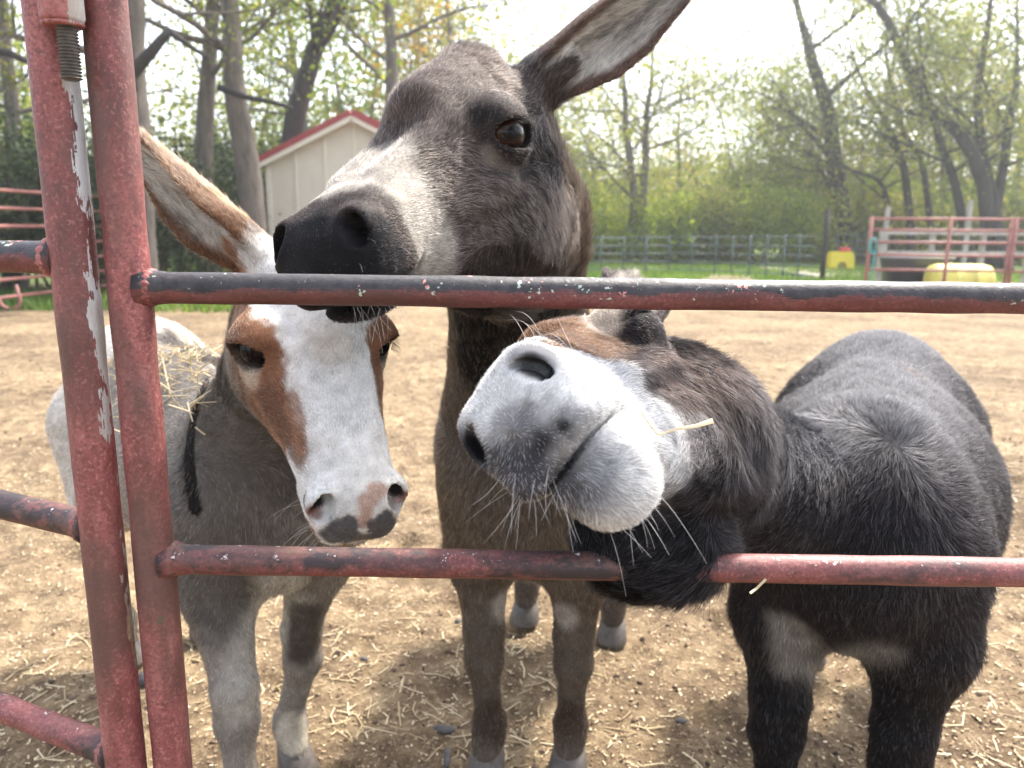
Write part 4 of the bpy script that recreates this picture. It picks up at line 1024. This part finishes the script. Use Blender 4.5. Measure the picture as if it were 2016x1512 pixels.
def grow(G, p, d, L, r, depth, tips, wander=.25, up=.12, split=(2, 4), lo=.35, seg=6):
    n = 5; P = [p]; dd = d.copy()
    for i in range(n):
        dd = nrm(dd + rng.normal(0, wander / n * 1.6, 3) + np.array([0, 0, up / n])); P.append(P[-1] + dd * L / n)
    P = np.array(P); R = np.linspace(r, r * (.45 if depth else .2), n + 1); G.tube(P, R, seg if r > .03 else 4, caps=False)
    if depth == 0:
        tips += [P[2], P[3], P[4], P[5]]; return
    for k in range(rng.integers(*split) + 1):
        t = rng.uniform(lo, 1); i = min(int(t * n), n - 1); q = P[i] + (P[i + 1] - P[i]) * (t * n - i)
        sd = nrm(nrm(rng.normal(0, 1, 3)) * .9 + dd * .75); grow(G, q, sd, L * rng.uniform(.45, .7), np.interp(t, [0, 1], [r, r * .45]) * .6, depth - 1, tips, wander * 1.2, up, split, .2, seg)
    grow(G, P[-1], dd, L * .6, r * .45, depth - 1, tips, wander * 1.2, up, split, .2, seg)
def make_tree(name, loc, paths, r0, depth, nl, lsz, spread, lmat, bmat, label, group, limb=2.2, nlimb=7, start=.35, dead=None):
    nl = int(nl * LEAF); lsz *= .70
    """paths: world polylines of the main stems"""
    root = empty(name, loc, label, "tree", group); tips = []
    for pi, (P, r) in enumerate(paths):
        G = Geo(); P = np.array(P, float); n = 14; t = np.linspace(0, 1, n); s_ = np.linspace(0, 1, len(P))
        Q = np.stack([np.interp(t, s_, P[:, i]) for i in range(3)], 1); Q[1:-1] += rng.normal(0, r * .25, (n - 2, 3)) * np.array([1, 1, .2]); 
        Q = np.concatenate([Q[:1], (Q[:-2] + 2 * Q[1:-1] + Q[2:]) / 4, Q[-1:]]); R = r * np.interp(t, [0, .05, 1], [1.25, 1, .42]); G.tube(Q, R, 10)
        for k in range(nlimb):
            tt = start + (1 - start) * (k + rng.random()) / nlimb; i = min(int(tt * (n - 1)), n - 2); q = Q[i]
            a = rng.random() * 2 * math.pi; d = nrm(np.array([math.cos(a), math.sin(a), rng.uniform(.1, .8)])); grow(G, q, d, limb * rng.uniform(.6, 1.2), R[i] * .42, depth, tips)
        grow(G, Q[-1], nrm(Q[-1] - Q[-2]), limb, R[-1] * .9, depth, tips)
        wobj("trunk", G.mesh("trunk", bmat), root)
    if dead is not None:
        for P, r in dead: wobj("dead_limb", Geo().tube(np.array(P), np.linspace(r, r * .5, len(P)), 8).mesh("dead_limb", bark_d), root)
    tips = np.array(tips); k = rng.integers(0, len(tips), nl); C = tips[k] + rng.normal(0, spread, (nl, 3)) * np.array([1, 1, .7])
    wobj("crown", leaves(C, lsz, lmat, "crown"), root); return root
def at(px_, Y): q = W(px_, 448, Y); return np.array([q[0], Y, 0.])
def Z(py_, Y): return W(1008, py_, Y)[2]
GL = "trees standing behind the pen on the left"; GR = "many-stemmed trees behind the right paddock"
def stems(lst, Y, r): return [([W(a, b_, Y) * np.array([1, 1, 1]) if b_ < 440 else np.array([W(a, b_, Y)[0], Y, -.1]) for a, b_ in s_], rr * r) for s_, rr in lst]
# left trunks (seen between the posts and above the shed)
def up_to(path, Y, extra=3.5):
    P = [W(a, b_, Y) for a, b_ in path]; P[0] = np.array([P[0][0], Y, -.1]); P.append(P[-1] + nrm(P[-1] - P[-2]) * extra); return P
Yb = 12.0
make_tree("broadleaf_tree", (at(275, Yb)), [(up_to([(278, 520), (270, 300), (262, 0)], Yb), .27)], 0, 2, 5200, .10, .33, LM_olive, bark,
          "thick grey trunk with a broken black limb, just right of the gate posts", GL, 2.0, 7, .55,
          dead=[([W(262, 200, Yb), W(255, 150, Yb - .3), W(300, 100, Yb - .4), W(333, 60, Yb - .4)], .12), ([W(330, 60, Yb - .4), W(365, 85, Yb - .4), W(410, 115, Yb - .3)], .05)])
make_tree("broadleaf_tree", at(408, 15), [(up_to([(405, 520), (408, 250), (415, 0)], 15), .19)], 0, 2, 5000, .11, .36, LM_green, bark, "straight slim trunk left of the shed, second from the gate posts", GL, 2.2, 7, .5)
make_tree("broadleaf_tree", at(495, 14), [(up_to([(500, 520), (482, 260), (450, 0)], 14), .24)], 0, 2, 5000, .11, .36, LM_olive, bark, "pale grey trunk leaning slightly left, just left of the shed's eave", GL, 2.2, 7, .5,
          dead=[([W(430, 172, 13.8), W(480, 190, 13.7), W(530, 200, 13.6), W(575, 212, 13.5)], .06)])
make_tree("broadleaf_tree", at(560, 18), [(up_to([(555, 520), (575, 240), (610, 130), (655, 0)], 18), .27)], 0, 2, 5500, .12, .40, LM_green, bark_d, "dark trunk leaning right behind the shed roof", GL, 2.6, 7, .5)
make_tree("broadleaf_tree", at(775, 22), [(up_to([(775, 520), (775, 200), (768, 0)], 22), .22)], 0, 2, 6500, .13, .5, LM_pale, bark, "slim pale trunk rising above the shed's ridge", GL, 3, 8, .4)
make_tree("broadleaf_tree", at(20, 14), [(up_to([(15, 520), (30, 250), (10, 60)], 14), .16)], 0, 2, 4200, .11, .4, LM_pale, bark, "thin tree at the far left edge above the pen fence", GL, 2.4, 8, .4,
          dead=[([W(-40, 95, 10), W(20, 105, 10), W(60, 125, 10)], .06)])
# right hand group
make_tree("broadleaf_tree", at(1250, 26), [(up_to([(1245, 500), (1245, 380), (1235, 250)], 26, 1.5), .17), (up_to([(1265, 500), (1268, 330), (1275, 240)], 26, 1.5), .15)], 0, 2, 9000, .15, .6, LM_pale, bark,
          "twin-stemmed tree with thin yellow-green crown behind the far fence", GR, 2.6, 9, .3)
YR = 24.0
S = [([(1955, 470), (1940, 370), (1902, 262), (1850, 215), (1803, 185), (1786, 129), (1725, 34), (1690, 0)], .22), ([(1960, 470), (1955, 340), (1949, 200), (1946, 40)], .19),
     ([(1965, 470), (1985, 260), (2010, 120)], .17), ([(1915, 470), (1905, 350), (1854, 266), (1811, 202)], .16)]
make_tree("broadleaf_tree", at(1950, YR), [([np.array([W(a, b_, YR)[0], YR + rng.normal(0, .4), W(a, b_, YR)[2] if i else -.1]) for i, (a, b_) in enumerate(p)], r) for p, r in S], 0, 2, 15000, .14, .5, LM_olive, bark_d,
          "big dark tree of four arching stems at the right above the red pen", GR, 2.2, 6, .35)
YR = 27.0
S = [([(1800, 470), (1781, 322), (1747, 240), (1713, 189)], .15), ([(1850, 470), (1820, 322), (1777, 258), (1750, 150)], .12), ([(1780, 470), (1738, 356), (1665, 331)], .11)]
make_tree("broadleaf_tree", at(1800, YR), [([np.array([W(a, b_, YR)[0], YR, W(a, b_, YR)[2] if i else -.1]) for i, (a, b_) in enumerate(p)], r) for p, r in S], 0, 2, 11000, .14, .6, LM_olive, bark_d,
          "tree of three thin stems leaning left, left of the big dark one", GR, 2.4, 6, .35)
make_tree("broadleaf_tree", at(1660, 28), [(up_to([(1660, 500), (1655, 380), (1640, 260), (1600, 120)], 28, 1), .34)], 0, 3, 17000, .15, .75, LM_olive, bark_d,
          "bushy olive tree with a dark trunk behind the yellow toy", GR, 3.4, 7, .25)
# copies further back
def copy_tree(o, loc, rz, s_, label, group, lm=None):
    r = o.copy(); COL.objects.link(r); r.location = tuple(loc); r.rotation_euler = (0, 0, rz); r.scale = (s_, s_, s_); r["label"] = label; r["group"] = group
    for ch in o.children:
        c = ch.copy(); COL.objects.link(c); c.parent = r
        if lm is not None and ch.name.startswith("crown"):
            c.material_slots[0].link = 'OBJECT'; c.material_slots[0].material = lm
    return r
protoA = make_tree("background_tree", at(1100, 36), [([at(1100, 36) + np.array(p) for p in ((0, 0, 0), (.1, 0, 3), (-.2, 0, 6.5))], .17)], 0, 2, 9000, .19, .75, LM_pale, bark,
                   "slender pale tree in the wood beyond the far fence", "trees of the wood beyond the far fence", 2.8, 9, .25)
protoB = make_tree("background_tree", at(1480, 34), [([at(1480, 34) + np.array(p) for p in ((0, 0, 0), (.3, 0, 2), (.7, 0, 4.4))], .16), ([at(1480, 34) + np.array(p) for p in ((0, 0, 0), (-.5, 0, 2), (-1.1, 0, 4))], .13)], 0, 2, 10000, .19, .7, LM_green, bark,
                   "forked green tree in the wood beyond the far fence", "trees of the wood beyond the far fence", 2.4, 7, .25)
TREE_LAB = ["low forked tree just right of the middle donkey's neck, in front of the wood", "slender tree in the gap below the open sky, right of the twin stems", "small forked tree under the open sky, mid wood", "slender tree left of the bushy olive tree, deep in the wood", "forked tree close behind the left side of the bushy olive tree",
 "tall slender tree behind the red pen's left corner", "forked tree behind the middle of the red pen", "tall slender tree behind the big four-stemmed tree", "olive tree beyond the right edge of the picture, nearest one", "forked pale tree hidden mostly behind the middle donkey's neck", "yellow slender tree behind the middle donkey's forehead", "tall pale tree above the middle donkey's nose bridge",
 "forked green tree behind the shed's ridge", "slender pale tree behind the shed's left eave", "forked pale tree between the trunks left of the shed", "slender pale tree behind the gate's hinge post", "forked green tree beyond the left edge of the picture", "yellow forked tree farthest back under the open sky", "yellow forked tree farthest back behind the red pen", "pale forked tree far beyond the right edge of the picture"]
for i, (px_, Y, s_, lm, pr) in enumerate(((1190, 32, .75, LM_green, protoB), (1330, 38, .95, LM_pale, protoA), (1400, 33, .68, LM_olive, protoB), (1545, 40, 1.0, LM_olive, protoA), (1600, 33, .9, LM_olive, protoB),
     (1720, 36, 1.2, LM_pale, protoA), (1850, 34, 1.25, LM_olive, protoB), (1990, 38, 1.3, LM_pale, protoA), (2110, 30, 1.2, LM_olive, protoA), (1030, 34, 1.15, LM_pale, protoB), (900, 30, 1.25, LM_yel, protoA), (820, 36, 1.5, LM_pale, protoA), (700, 32, 1.4, LM_green, protoB), (600, 26, 1.2, LM_pale, protoA),
     (470, 30, 1.15, LM_pale, protoB), (90, 26, .9, LM_pale, protoA), (-60, 22, 1.0, LM_green, protoB), (1270, 44, 1.0, LM_yel, protoB), (1760, 46, 1.35, LM_yel, protoB), (2250, 34, 1.2, LM_pale, protoB))):
    copy_tree(pr, at(px_, Y), rng.random() * 6.28, s_, TREE_LAB[i], "trees of the wood beyond the far fence", lm)
# understorey shrubs
def make_shrub(name, loc, h, w, nl, lsz, lm, label, group, stemn=9):
    nl = int(nl * .95); lsz *= .8
    root = empty(name, loc, label, "shrub", group); G = Geo(); tips = []; b0 = np.array(loc, float)
    for k in range(stemn):
        a = rng.random() * 6.28; d = nrm(np.array([math.cos(a) * .5 * w / h, math.sin(a) * .5 * w / h, 1])); grow(G, b0 + np.array([math.cos(a), math.sin(a), 0]) * w * .2 * rng.random(), d, h * .42, .03, 2, tips, .5)
    wobj("stems", G.mesh("stems", bark), root); tips = np.array(tips); k = rng.integers(0, len(tips), nl); C = tips[k] + rng.normal(0, w * .09, (nl, 3)); C[:, 2] = np.maximum(C[:, 2], .05)
    wobj("foliage", leaves(C, lsz, lm, "foliage"), root); return root
shA = make_shrub("shrub", at(1160, 27), 3.2, 3.4, 9000, .13, LM_green, "bright green bush behind the far fence, right of the middle donkey's neck", "bushes along the far fence")
shB = make_shrub("shrub", at(1430, 28), 2.9, 3.8, 9000, .14, LM_pale, "pale loose bush behind the middle of the far fence", "bushes along the far fence")
shC = make_shrub("evergreen_shrub", at(60, 13.5), 3.4, 3.0, 12000, .09, LM_dark, "dark evergreen bush behind the left pen fence", "evergreen bushes behind the left fence")
SH_LAB = ["green bush nearest the middle donkey's neck in the undergrowth", "green bush at the foot of the twin-stemmed tree", "pale bush right of the twin-stemmed tree", "green bush right of the far fence's middle", "olive bush left of the dark wooden post", "olive bush at the foot of the bushy olive tree", "pale bush behind the red pen's left corner",
 "green bush behind the red pen's left half", "olive bush behind the red pen's middle", "green bush at the foot of the big four-stemmed tree", "olive bush beyond the red pen's right end", "green bush hidden behind the middle donkey's neck", "pale bush hidden behind the middle donkey's cheek", "green bush beyond the right edge of the picture"]
for i, (px_, Y, s_, lm, pr) in enumerate(((1210, 30, 1.15, LM_green, shB), (1290, 27, .95, LM_green, shA), (1350, 29, 1.1, LM_pale, shB), (1500, 27, 1.0, LM_green, shA), (1580, 29, 1.15, LM_olive, shB), (1650, 30, 1.3, LM_olive, shA), (1730, 29, 1.1, LM_pale, shB),
                             (1800, 31, 1.2, LM_green, shA), (1880, 29, 1.1, LM_olive, shB), (1960, 30, 1.15, LM_green, shA), (2050, 29, 1.2, LM_olive, shB), (1060, 29, 1.1, LM_green, shA), (960, 30, 1.2, LM_pale, shB), (2160, 28, 1.2, LM_green, shA))):
    copy_tree(pr, at(px_, Y), rng.random() * 6.28, s_, SH_LAB[i], "bushes along the far fence", lm)
EV_LAB = ["dark bush beyond the left edge, nearest the camera", "dark bush seen between the two gate posts", "lighter green bush just right of the gate post, behind the raised ear", "dark bush behind the tan ear's base, left of the slim trunk", "dark bush between the slim trunk and the leaning pale trunk", "green bush just left of the shed's wall", "dark bush behind the shed's left roof slope", "green bush behind the shed's ridge", "dark bush farthest left, outside the picture"]
for i, (px_, Y, s_, lm) in enumerate(((-40, 12.5, 1.1, LM_dark), (150, 14, 1.0, LM_dark), (240, 13.5, .85, LM_green), (330, 15, .95, LM_dark), (420, 17.5, 1.1, LM_dark), (500, 19.5, 1.15, LM_green), (585, 24, 1.2, LM_dark), (680, 25, 1.2, LM_green), (-160, 13, 1.1, LM_dark))):
    copy_tree(shC, at(px_, Y), rng.random() * 6.28, s_, EV_LAB[i], "evergreen bushes behind the left fence", lm)
# far wood as one mass
n = 60000; x = rng.uniform(-55, 60, n); y = rng.uniform(48, 62, n); hh = 4.6 + 2.2 * fbm(np.stack([x, 0 * x, 0 * x], 1), 6, 55, 3); z = hh * rng.random(n) ** .8
tag(obj("distant_wood", leaves(np.stack([x, y, z], 1), .42, LM_pale, "distant_wood")), kind="stuff")
# grass beyond the pens
def grass(name, n, boxes, h, mat):
    P = []
    for (x0, x1, y0, y1, f) in boxes:
        k = int(n * f); P.append(np.stack([rng.uniform(x0, x1, k), rng.uniform(y0, y1, k), np.zeros(k)], 1))
    P = np.concatenate(P); k = fbm(P, 1.2, 71, 2) > -.25 + rng.normal(0, .2, len(P)); P = P[k]; P[:, 2] = ground_h(P); m = len(P)
    a = rng.random(m) * 6.28; w = np.stack([np.cos(a), np.sin(a), 0 * a], 1) * .012; l = np.stack([rng.normal(0, .35, m), rng.normal(0, .35, m), np.ones(m)], 1) * (h * rng.uniform(.5, 1.3, m))[:, None]
    V = np.stack([P - w, P + w, P + l * .6 + w * .7, P + l], 1).reshape(-1, 3)
    tag(obj(name, mesh_from(name, V, np.arange(m * 4).reshape(-1, 4), mat, False)), kind="stuff")
grass("grass", 60000, ((-1, 9.5, 16.5, 24, .55), (9, 20, 15.5, 24, .2), (-9, -1, 17, 25, .1), (-12, -3.5, 10.4, 13, .15)), .16, leaf_mat("grass_blades", [(0, (.05, .10, .02)), (.5, (.10, .19, .035)), (1, (.22, .28, .08))], .4))

# ------------------------------------------------------------------ shed
def shed():
    Y0 = 16.0; c = at(703, Y0); hw = 1.78; ze, za = Z(322, Y0) , Z(232, Y0); dp = 3.2
    root = empty("shed", c, "cream board and batten shed with a red metal gable roof behind the middle donkey", "shed")
    cream, trim, red_ = simple("cream_siding", (.58, .52, .43), .7, .06, 3, bmp=.1), simple("cream_trim", (.66, .60, .50), .6, .05, 5, bmp=.1), simple("red_roof_metal", (.30, .035, .035), .45, .15, 4, bmp=.05)
    nb = 6; bw = 2 * hw / nb
    def top(x): return ze + (za - ze) * (1 - abs(x) / hw)
    for i in range(nb):
        x0, x1 = -hw + i * bw + .004, -hw + (i + 1) * bw - .004; G = Geo()
        V = [(x0, 0, 0), (x1, 0, 0), (x1, 0, top(x1)), (x0, 0, top(x0))]; V = [(a, b_ - .012, d) for a, b_, d in V] + [(a, b_ + .03, d) for a, b_, d in V]
        G.add(V, [(0, 1, 2, 3), (7, 6, 5, 4), (0, 4, 5, 1), (1, 5, 6, 2), (2, 6, 7, 3), (3, 7, 4, 0)]); obj("wall_panel", G.mesh("wall_panel", cream, False), root)
    for i in range(1, nb):
        x = -hw + i * bw; obj("batten", Geo().box((x, -.027, top(x) / 2 - .05), (.02, .014, top(x) / 2 - .06)).mesh("batten", trim, False), root)
    for s_ in (-1, 1):
        obj("corner_board", Geo().box((s_ * (hw - .03), -.030, ze / 2 - .04), (.045, .017, ze / 2 - .05)).mesh("corner_board", trim, False), root)
        obj("side_wall", Geo().box((s_ * hw, dp / 2, ze / 2), (.02, dp / 2 - .03, ze / 2)).mesh("side_wall", cream, False), root)
        L = math.hypot(hw + .22, (za - ze) * (hw + .22) / hw); a = math.atan2(za - ze, hw); mid = np.array([s_ * (hw + .22) / 2, 0, (za + (za - (za - ze) * (hw + .22) / hw)) / 2])
        R = np.array([[math.cos(a), 0, math.sin(a) * s_], [0, 1, 0], [-math.sin(a) * s_, 0, math.cos(a)]])
        nv = R @ np.array([0, 0, 1.])
        rf = obj("roof", Geo().box(mid + nv * .085 + np.array([0, dp / 2, 0]), (L / 2, dp / 2 + .24, .018), R).mesh("roof", red_, False), root)
        for k in range(9):
            obj("roof_rib", Geo().box(mid + nv * .115 + np.array([0, -.15 + k * (dp + .3) / 8, 0]), (L / 2 - .01, .015, .013), R).mesh("roof_rib", red_, False), rf)
        obj("red_fascia", Geo().box(mid + nv * .045 + np.array([0, -.262, 0]), (L / 2, .018, .055), R).mesh("red_fascia", red_, False), root)
        obj("rake_trim", Geo().box(mid - nv * .055 + np.array([0, -.245, 0]), (L / 2 - .03, .018, .045), R).mesh("rake_trim", trim, False), root)
        obj("soffit", Geo().box(mid + nv * .012 + np.array([0, -.12, 0]), (L / 2 - .04, .115, .008), R).mesh("soffit", trim, False), root)
    obj("back_wall", Geo().box((0, dp, ze / 2), (hw, .02, ze / 2)).mesh("back_wall", cream, False), root)
shed()
# ------------------------------------------------------------------ pens and fences behind
pen_red, pen_grey, wood_g = simple("faded_red_pipe", (.30, .12, .10), .6, .3, 6), simple("green_grey_pipe", (.07, .10, .10), .6, .3, 6), simple("grey_boards", (.33, .30, .27), .85, .3, 5)
def panel(name, a, b_, zs, r, mat, label, group, posts, zp=None, ext=None):
    a, b_ = np.array(a, float), np.array(b_, float); root = empty(name, (*a[:2], 0), label, "fence panel", group)
    for z in zs: wobj("rail", Geo().tube([(*a[:2], z), (*b_[:2], z)], r, 10).mesh("rail", mat), root)
    for t in posts:
        p = a + (b_ - a) * t; zt = max(zs) + (.0 if zp is None else zp); wobj("post", Geo().tube([(p[0], p[1] - .002, -.05), (p[0], p[1] - .002, zt + r * .7)], r * 1.25, 10).mesh("post", mat), root)
    return root
# left pen: rails fan out towards the left
A, B_ = at(-170, 9.0), at(330, 14.5); zt, zb = Z(378, 9.7), Z(566, 9.7)
zs = list(np.linspace(zt, zb, 6)) + [zb - (zt - zb) / 5]
p1 = panel("pipe_panel", A, A + (B_ - A) * .50, zs, .024, pen_red, "faded red pipe panel of the pen at the left edge, bushes behind it", "pipe panels of the left pen", (0.01, .30, 1), 0)
panel("pipe_panel", A + (B_ - A) * .505, B_, zs, .024, pen_red, "faded red pipe panel seen between the gate posts and the white-faced donkey's ear", "pipe panels of the left pen", (0.02, .6, .93), 0)
# loop foot of the left panel
fp = at(18, 9.7); root = p1; th = np.linspace(0, math.pi, 9)
wobj("loop_foot", Geo().tube([(fp[0] - .0, fp[1], zb - .02), (fp[0] + .03, fp[1], zb - .2), *[(fp[0] - .10 + .13 * math.cos(t), fp[1], zb - .22 - .10 * math.sin(t)) for t in th], (fp[0] - .23, fp[1], zb - .2)], .02, 8).mesh("loop_foot", pen_red), p1)
# far fence of dark panels, bending at the right
zf = [Z(468, 19.5) + .02 - k * .19 for k in range(6)]
fx = [(1140, 19), (1230, 19.2), (1320, 19.2), (1412, 19), (1480, 18.2), (1548, 17.6), (1608, 17)]
for i in range(len(fx) - 1):
    a, b_ = at(*fx[i]), at(*fx[i + 1]); panel("fence_panel", a, b_, [z * (1 + .02 * i) for z in zf], .014, pen_grey, "dark thin-railed fence panel, number %s from the middle donkey's neck in the far fence" % ["one", "two", "three", "four", "five", "six"][i], "panels of the far fence", (0.0, .5), .03)
a, b_ = at(1650, 25), at(1730, 24.6); panel("fence_panel", a, b_, [z * 1.1 for z in zf], .014, pen_grey, "short dark fence panel between the wooden post and the red pen", "panels of the far fence", (0.0, .5, .97), .03)
wp = at(1627, 17.2); tag(obj("wooden_post", Geo().tube([(0, 0, -.05), (.01, 0, .8), (0, .01, 1.62)], [.06, .055, .05], 10).mesh("wooden_post", bark_d), None, wp), "weathered wooden post at the end of the far fence", "post")
for (px_, Y, h, lab) in ((1905, 20, 1.9, "pale wooden stake behind the red pen's middle"), (1745, 21, 1.75, "pale wooden stake behind the red pen's left corner")):
    tag(obj("wooden_stake", Geo().box((0, 0, h / 2), (.05, .05, h / 2 + .03)).mesh("wooden_stake", wood_g, False), None, at(px_, Y)), lab, "stake")
# red pen at the right
Yr = 12.6; zt = Z(432, Yr); zr = [Z(q, Yr) for q in (424, 446, 470, 495, 524, 554)]
a, b_ = at(1714, Yr), at(1992, Yr - .3); panel("pipe_panel", a, b_, zr, .022, pen_red, "red pipe panel in front of the black trough and yellow barrel", "panels of the red pen at the right", (0.003, .57, .997), .02)
a, b_ = at(1996, Yr - .32), at(2230, Yr - 1.2); panel("pipe_panel", a, b_, zr, .022, pen_red, "red pipe panel cut off by the right edge of the picture", "panels of the red pen at the right", (0.02, .6, .99), .02)
a, b_ = at(1735, Yr + 3.2), at(2040, Yr + 3.2); bz = [Z(q, Yr + 3.2) for q in (452, 470, 490)]
root = empty("board_fence", (*a[:2], 0), "grey weathered board fence at the back of the red pen", "fence")
for z in bz: wobj("board", Geo().box(((a[0] + b_[0]) / 2, a[1], z), ((b_[0] - a[0]) / 2, .015, .032)).mesh("board", wood_g, False), root)
for t in (0.02, .35, .68, .98): wobj("post", Geo().box((a[0] + (b_[0] - a[0]) * t, a[1] + .06, .55), (.045, .045, .62)).mesh("post", wood_g, False), root)
# black trough, yellow barrel, yellow stool, turquoise hose, dark red tub
def loft(secs, mat, name, seg=24, p=2.0, caps=True):
    """secs: list of (centre, ax vector, ay vector)"""
    V = []; n = len(secs)
    for c, u, v in secs:
        c, u, v = map(lambda q: np.array(q, float), (c, u, v))
        for j in range(seg):
            t = 2 * math.pi * j / seg; cs, sn = math.cos(t), math.sin(t); V.append(c + u * np.sign(cs) * abs(cs) ** (2 / p) + v * np.sign(sn) * abs(sn) ** (2 / p))
    Q = [(i * seg + j, i * seg + (j + 1) % seg, (i + 1) * seg + (j + 1) % seg, (i + 1) * seg + j) for i in range(n - 1) for j in range(seg)]; T = []
    if caps:
        V += [np.array(secs[0][0], float), np.array(secs[-1][0], float)]; T = [((j + 1) % seg, j, n * seg) for j in range(seg)] + [((n - 1) * seg + j, (n - 1) * seg + (j + 1) % seg, n * seg + 1) for j in range(seg)]
    return Geo().add(V, Q, T).mesh(name, mat)
yel, blackp, redp, turq = simple("yellow_plastic", (.62, .50, .03), .4, .08, 6, bmp=.05), simple("black_plastic", (.018, .02, .026), .35, .3, 6, bmp=.1), simple("red_plastic", (.45, .03, .03), .4, .1, 6), simple("turquoise_hose", (.05, .30, .28), .5, .2, 8)
pyel = simple("pale_yellow_barrel", (.62, .56, .12), .5, .15, 6, bmp=.1)
c = at(1812, 14.6); root = empty("water_trough", c, "black oval stock trough with a grey rim inside the red pen", "trough")
obj("tub", loft([((0, 0, 0), (.55, 0, 0), (0, .26, 0)), ((0, 0, .66), (.66, 0, 0), (0, .33, 0)), ((0, 0, .68), (.66, 0, 0), (0, .33, 0)), ((0, 0, .66), (.61, 0, 0), (0, .28, 0)), ((0, 0, .06), (.5, 0, 0), (0, .22, 0))], blackp, "tub", 30, 2.6), root)
obj("rim", loft([((0, 0, .66), (.675, 0, 0), (0, .345, 0)), ((0, 0, .705), (.69, 0, 0), (0, .36, 0)), ((0, 0, .705), (.63, 0, 0), (0, .30, 0)), ((0, 0, .67), (.62, 0, 0), (0, .29, 0))], simple("grey_rim", (.35, .36, .38), .5, .1, 6), "rim", 30, 2.6, False), root)
c = at(1900, 13.9); root = empty("barrel", c, "pale yellow plastic barrel lying on its side inside the red pen", "barrel")
xs_ = [(-.52, .20), (-.50, .265), (-.42, .285), (-.2, .29), (-.19, .30), (-.16, .30), (-.15, .29), (.15, .29), (.16, .30), (.19, .30), (.2, .29), (.42, .285), (.50, .265), (.52, .20)]
obj("drum", loft([((x, 0, .29), (0, r, 0), (0, 0, r)) for x, r in xs_], pyel, "drum", 28), root)
for s_ in (-.42, .42): obj("bung", loft([((s_ + (.105 if s_ > 0 else -.105), 0, .42), (0, .035, 0), (0, 0, .035)), ((s_ + (.13 if s_ > 0 else -.13), 0, .42), (0, .03, 0), (0, 0, .03))], pyel, "bung", 12), root)
c = at(1660, 22.0) + np.array([0, 0, .05]); root = empty("toy_stool", c, "bright yellow plastic arch stool on the pale slab at the end of the far fence", "stool")
SK = 1.3; prof = [(-.27, 0), (-.25, .25), (-.21, .33), (.21, .33), (.25, .25), (.27, 0), (.12, 0), (.10, .10), (.05, .15), (-.05, .15), (-.10, .10), (-.12, 0)]
G = Geo(); V = [(x * SK, -.17, z * SK * 1.2) for x, z in prof] + [(x * SK, .17, z * SK * 1.2) for x, z in prof]; n = 12; G.add(V, [(i, i + n, (i + 1) % n + n, (i + 1) % n) for i in range(n)] + [(0, 11, 10, 1), (1, 10, 9, 2), (3, 8, 7, 4), (4, 7, 6, 5), (2, 9, 8, 3)] + [(1 + n, 10 + n, 11 + n, 0 + n), (2 + n, 9 + n, 10 + n, 1 + n), (4 + n, 7 + n, 8 + n, 3 + n), (5 + n, 6 + n, 7 + n, 4 + n), (3 + n, 8 + n, 9 + n, 2 + n)]); obj("seat_body", G.mesh("seat_body", yel, False), root)
o = obj("red_lid", loft([((.1, 0, .52), (.17, 0, 0), (0, .14, 0)), ((.1, 0, .62), (.16, 0, 0), (0, .13, 0)), ((.1, 0, .63), (.1, 0, 0), (0, .09, 0))], redp, "red_lid", 18), None, c); tag(o, "small red tub sitting on the yellow plastic stool", "tub")
c = at(1630, 21.0); tag(obj("concrete_slab", Geo().box((0, 0, .02), (1.1, 2.2, .05)).mesh("concrete_slab", simple("pale_concrete", (.42, .37, .30), .9, .12, 3), False), None, c), kind="structure")
c = at(1722, 12.5); tag(obj("garden_hose", Geo().tube([(c[0] + .05 * math.cos(t) - .0, c[1] + .03 * math.sin(t * .5), Z(478, 12.5) + .12 * math.sin(t)) for t in np.linspace(0, 12, 60)] + [(c[0] + .02, c[1], .5), (c[0] - .02, c[1], .05)], .012, 8).mesh("garden_hose", turq)), "turquoise hose coiled over the left post of the red pen", "hose")
c = at(2010, 12.9); tag(obj("feed_tub", loft([((0, 0, 0), (.22, 0, 0), (0, .22, 0)), ((0, 0, .28), (.27, 0, 0), (0, .27, 0)), ((0, 0, .30), (.27, 0, 0), (0, .27, 0)), ((0, 0, .28), (.25, 0, 0), (0, .25, 0)), ((0, 0, .05), (.2, 0, 0), (0, .2, 0))], simple("dark_red_rubber", (.20, .03, .04), .6, .2, 6), "feed_tub", 22), None, c), "dark red rubber feed tub behind the right end of the red pen", "tub")
c = at(1440, 15.8); hv = rng.normal(0, 1, (2200, 3)); hv = nrm(hv) * rng.random((2200, 1)) ** .4 * np.array([.75, .45, .22]) + np.array([c[0], c[1], .02]); hv[:, 2] = np.abs(hv[:, 2])
tag(obj("hay_heap", sticks("hay_heap", hv, rng.uniform(.05, .16, 2200), np.full(2200, .006), np.full(2200, .003), straw_m, .4)), kind="stuff")

# ------------------------------------------------------------------ air
m = bpy.data.materials.new("haze_air"); m.use_nodes = True; nt = m.node_tree; nt.nodes.clear()
o = N(nt, "ShaderNodeOutputMaterial"); v = N(nt, "ShaderNodeVolumePrincipled"); v.inputs["Color"].default_value = (.93, .95, .97, 1); v.inputs["Density"].default_value = .0022; v.inputs["Anisotropy"].default_value = .55
nt.links.new(v.outputs[0], o.inputs["Volume"])
tag(obj("haze", Geo().box((0, 30, 8.5), (175, 240, 10)).mesh("haze", m, False)), kind="stuff")
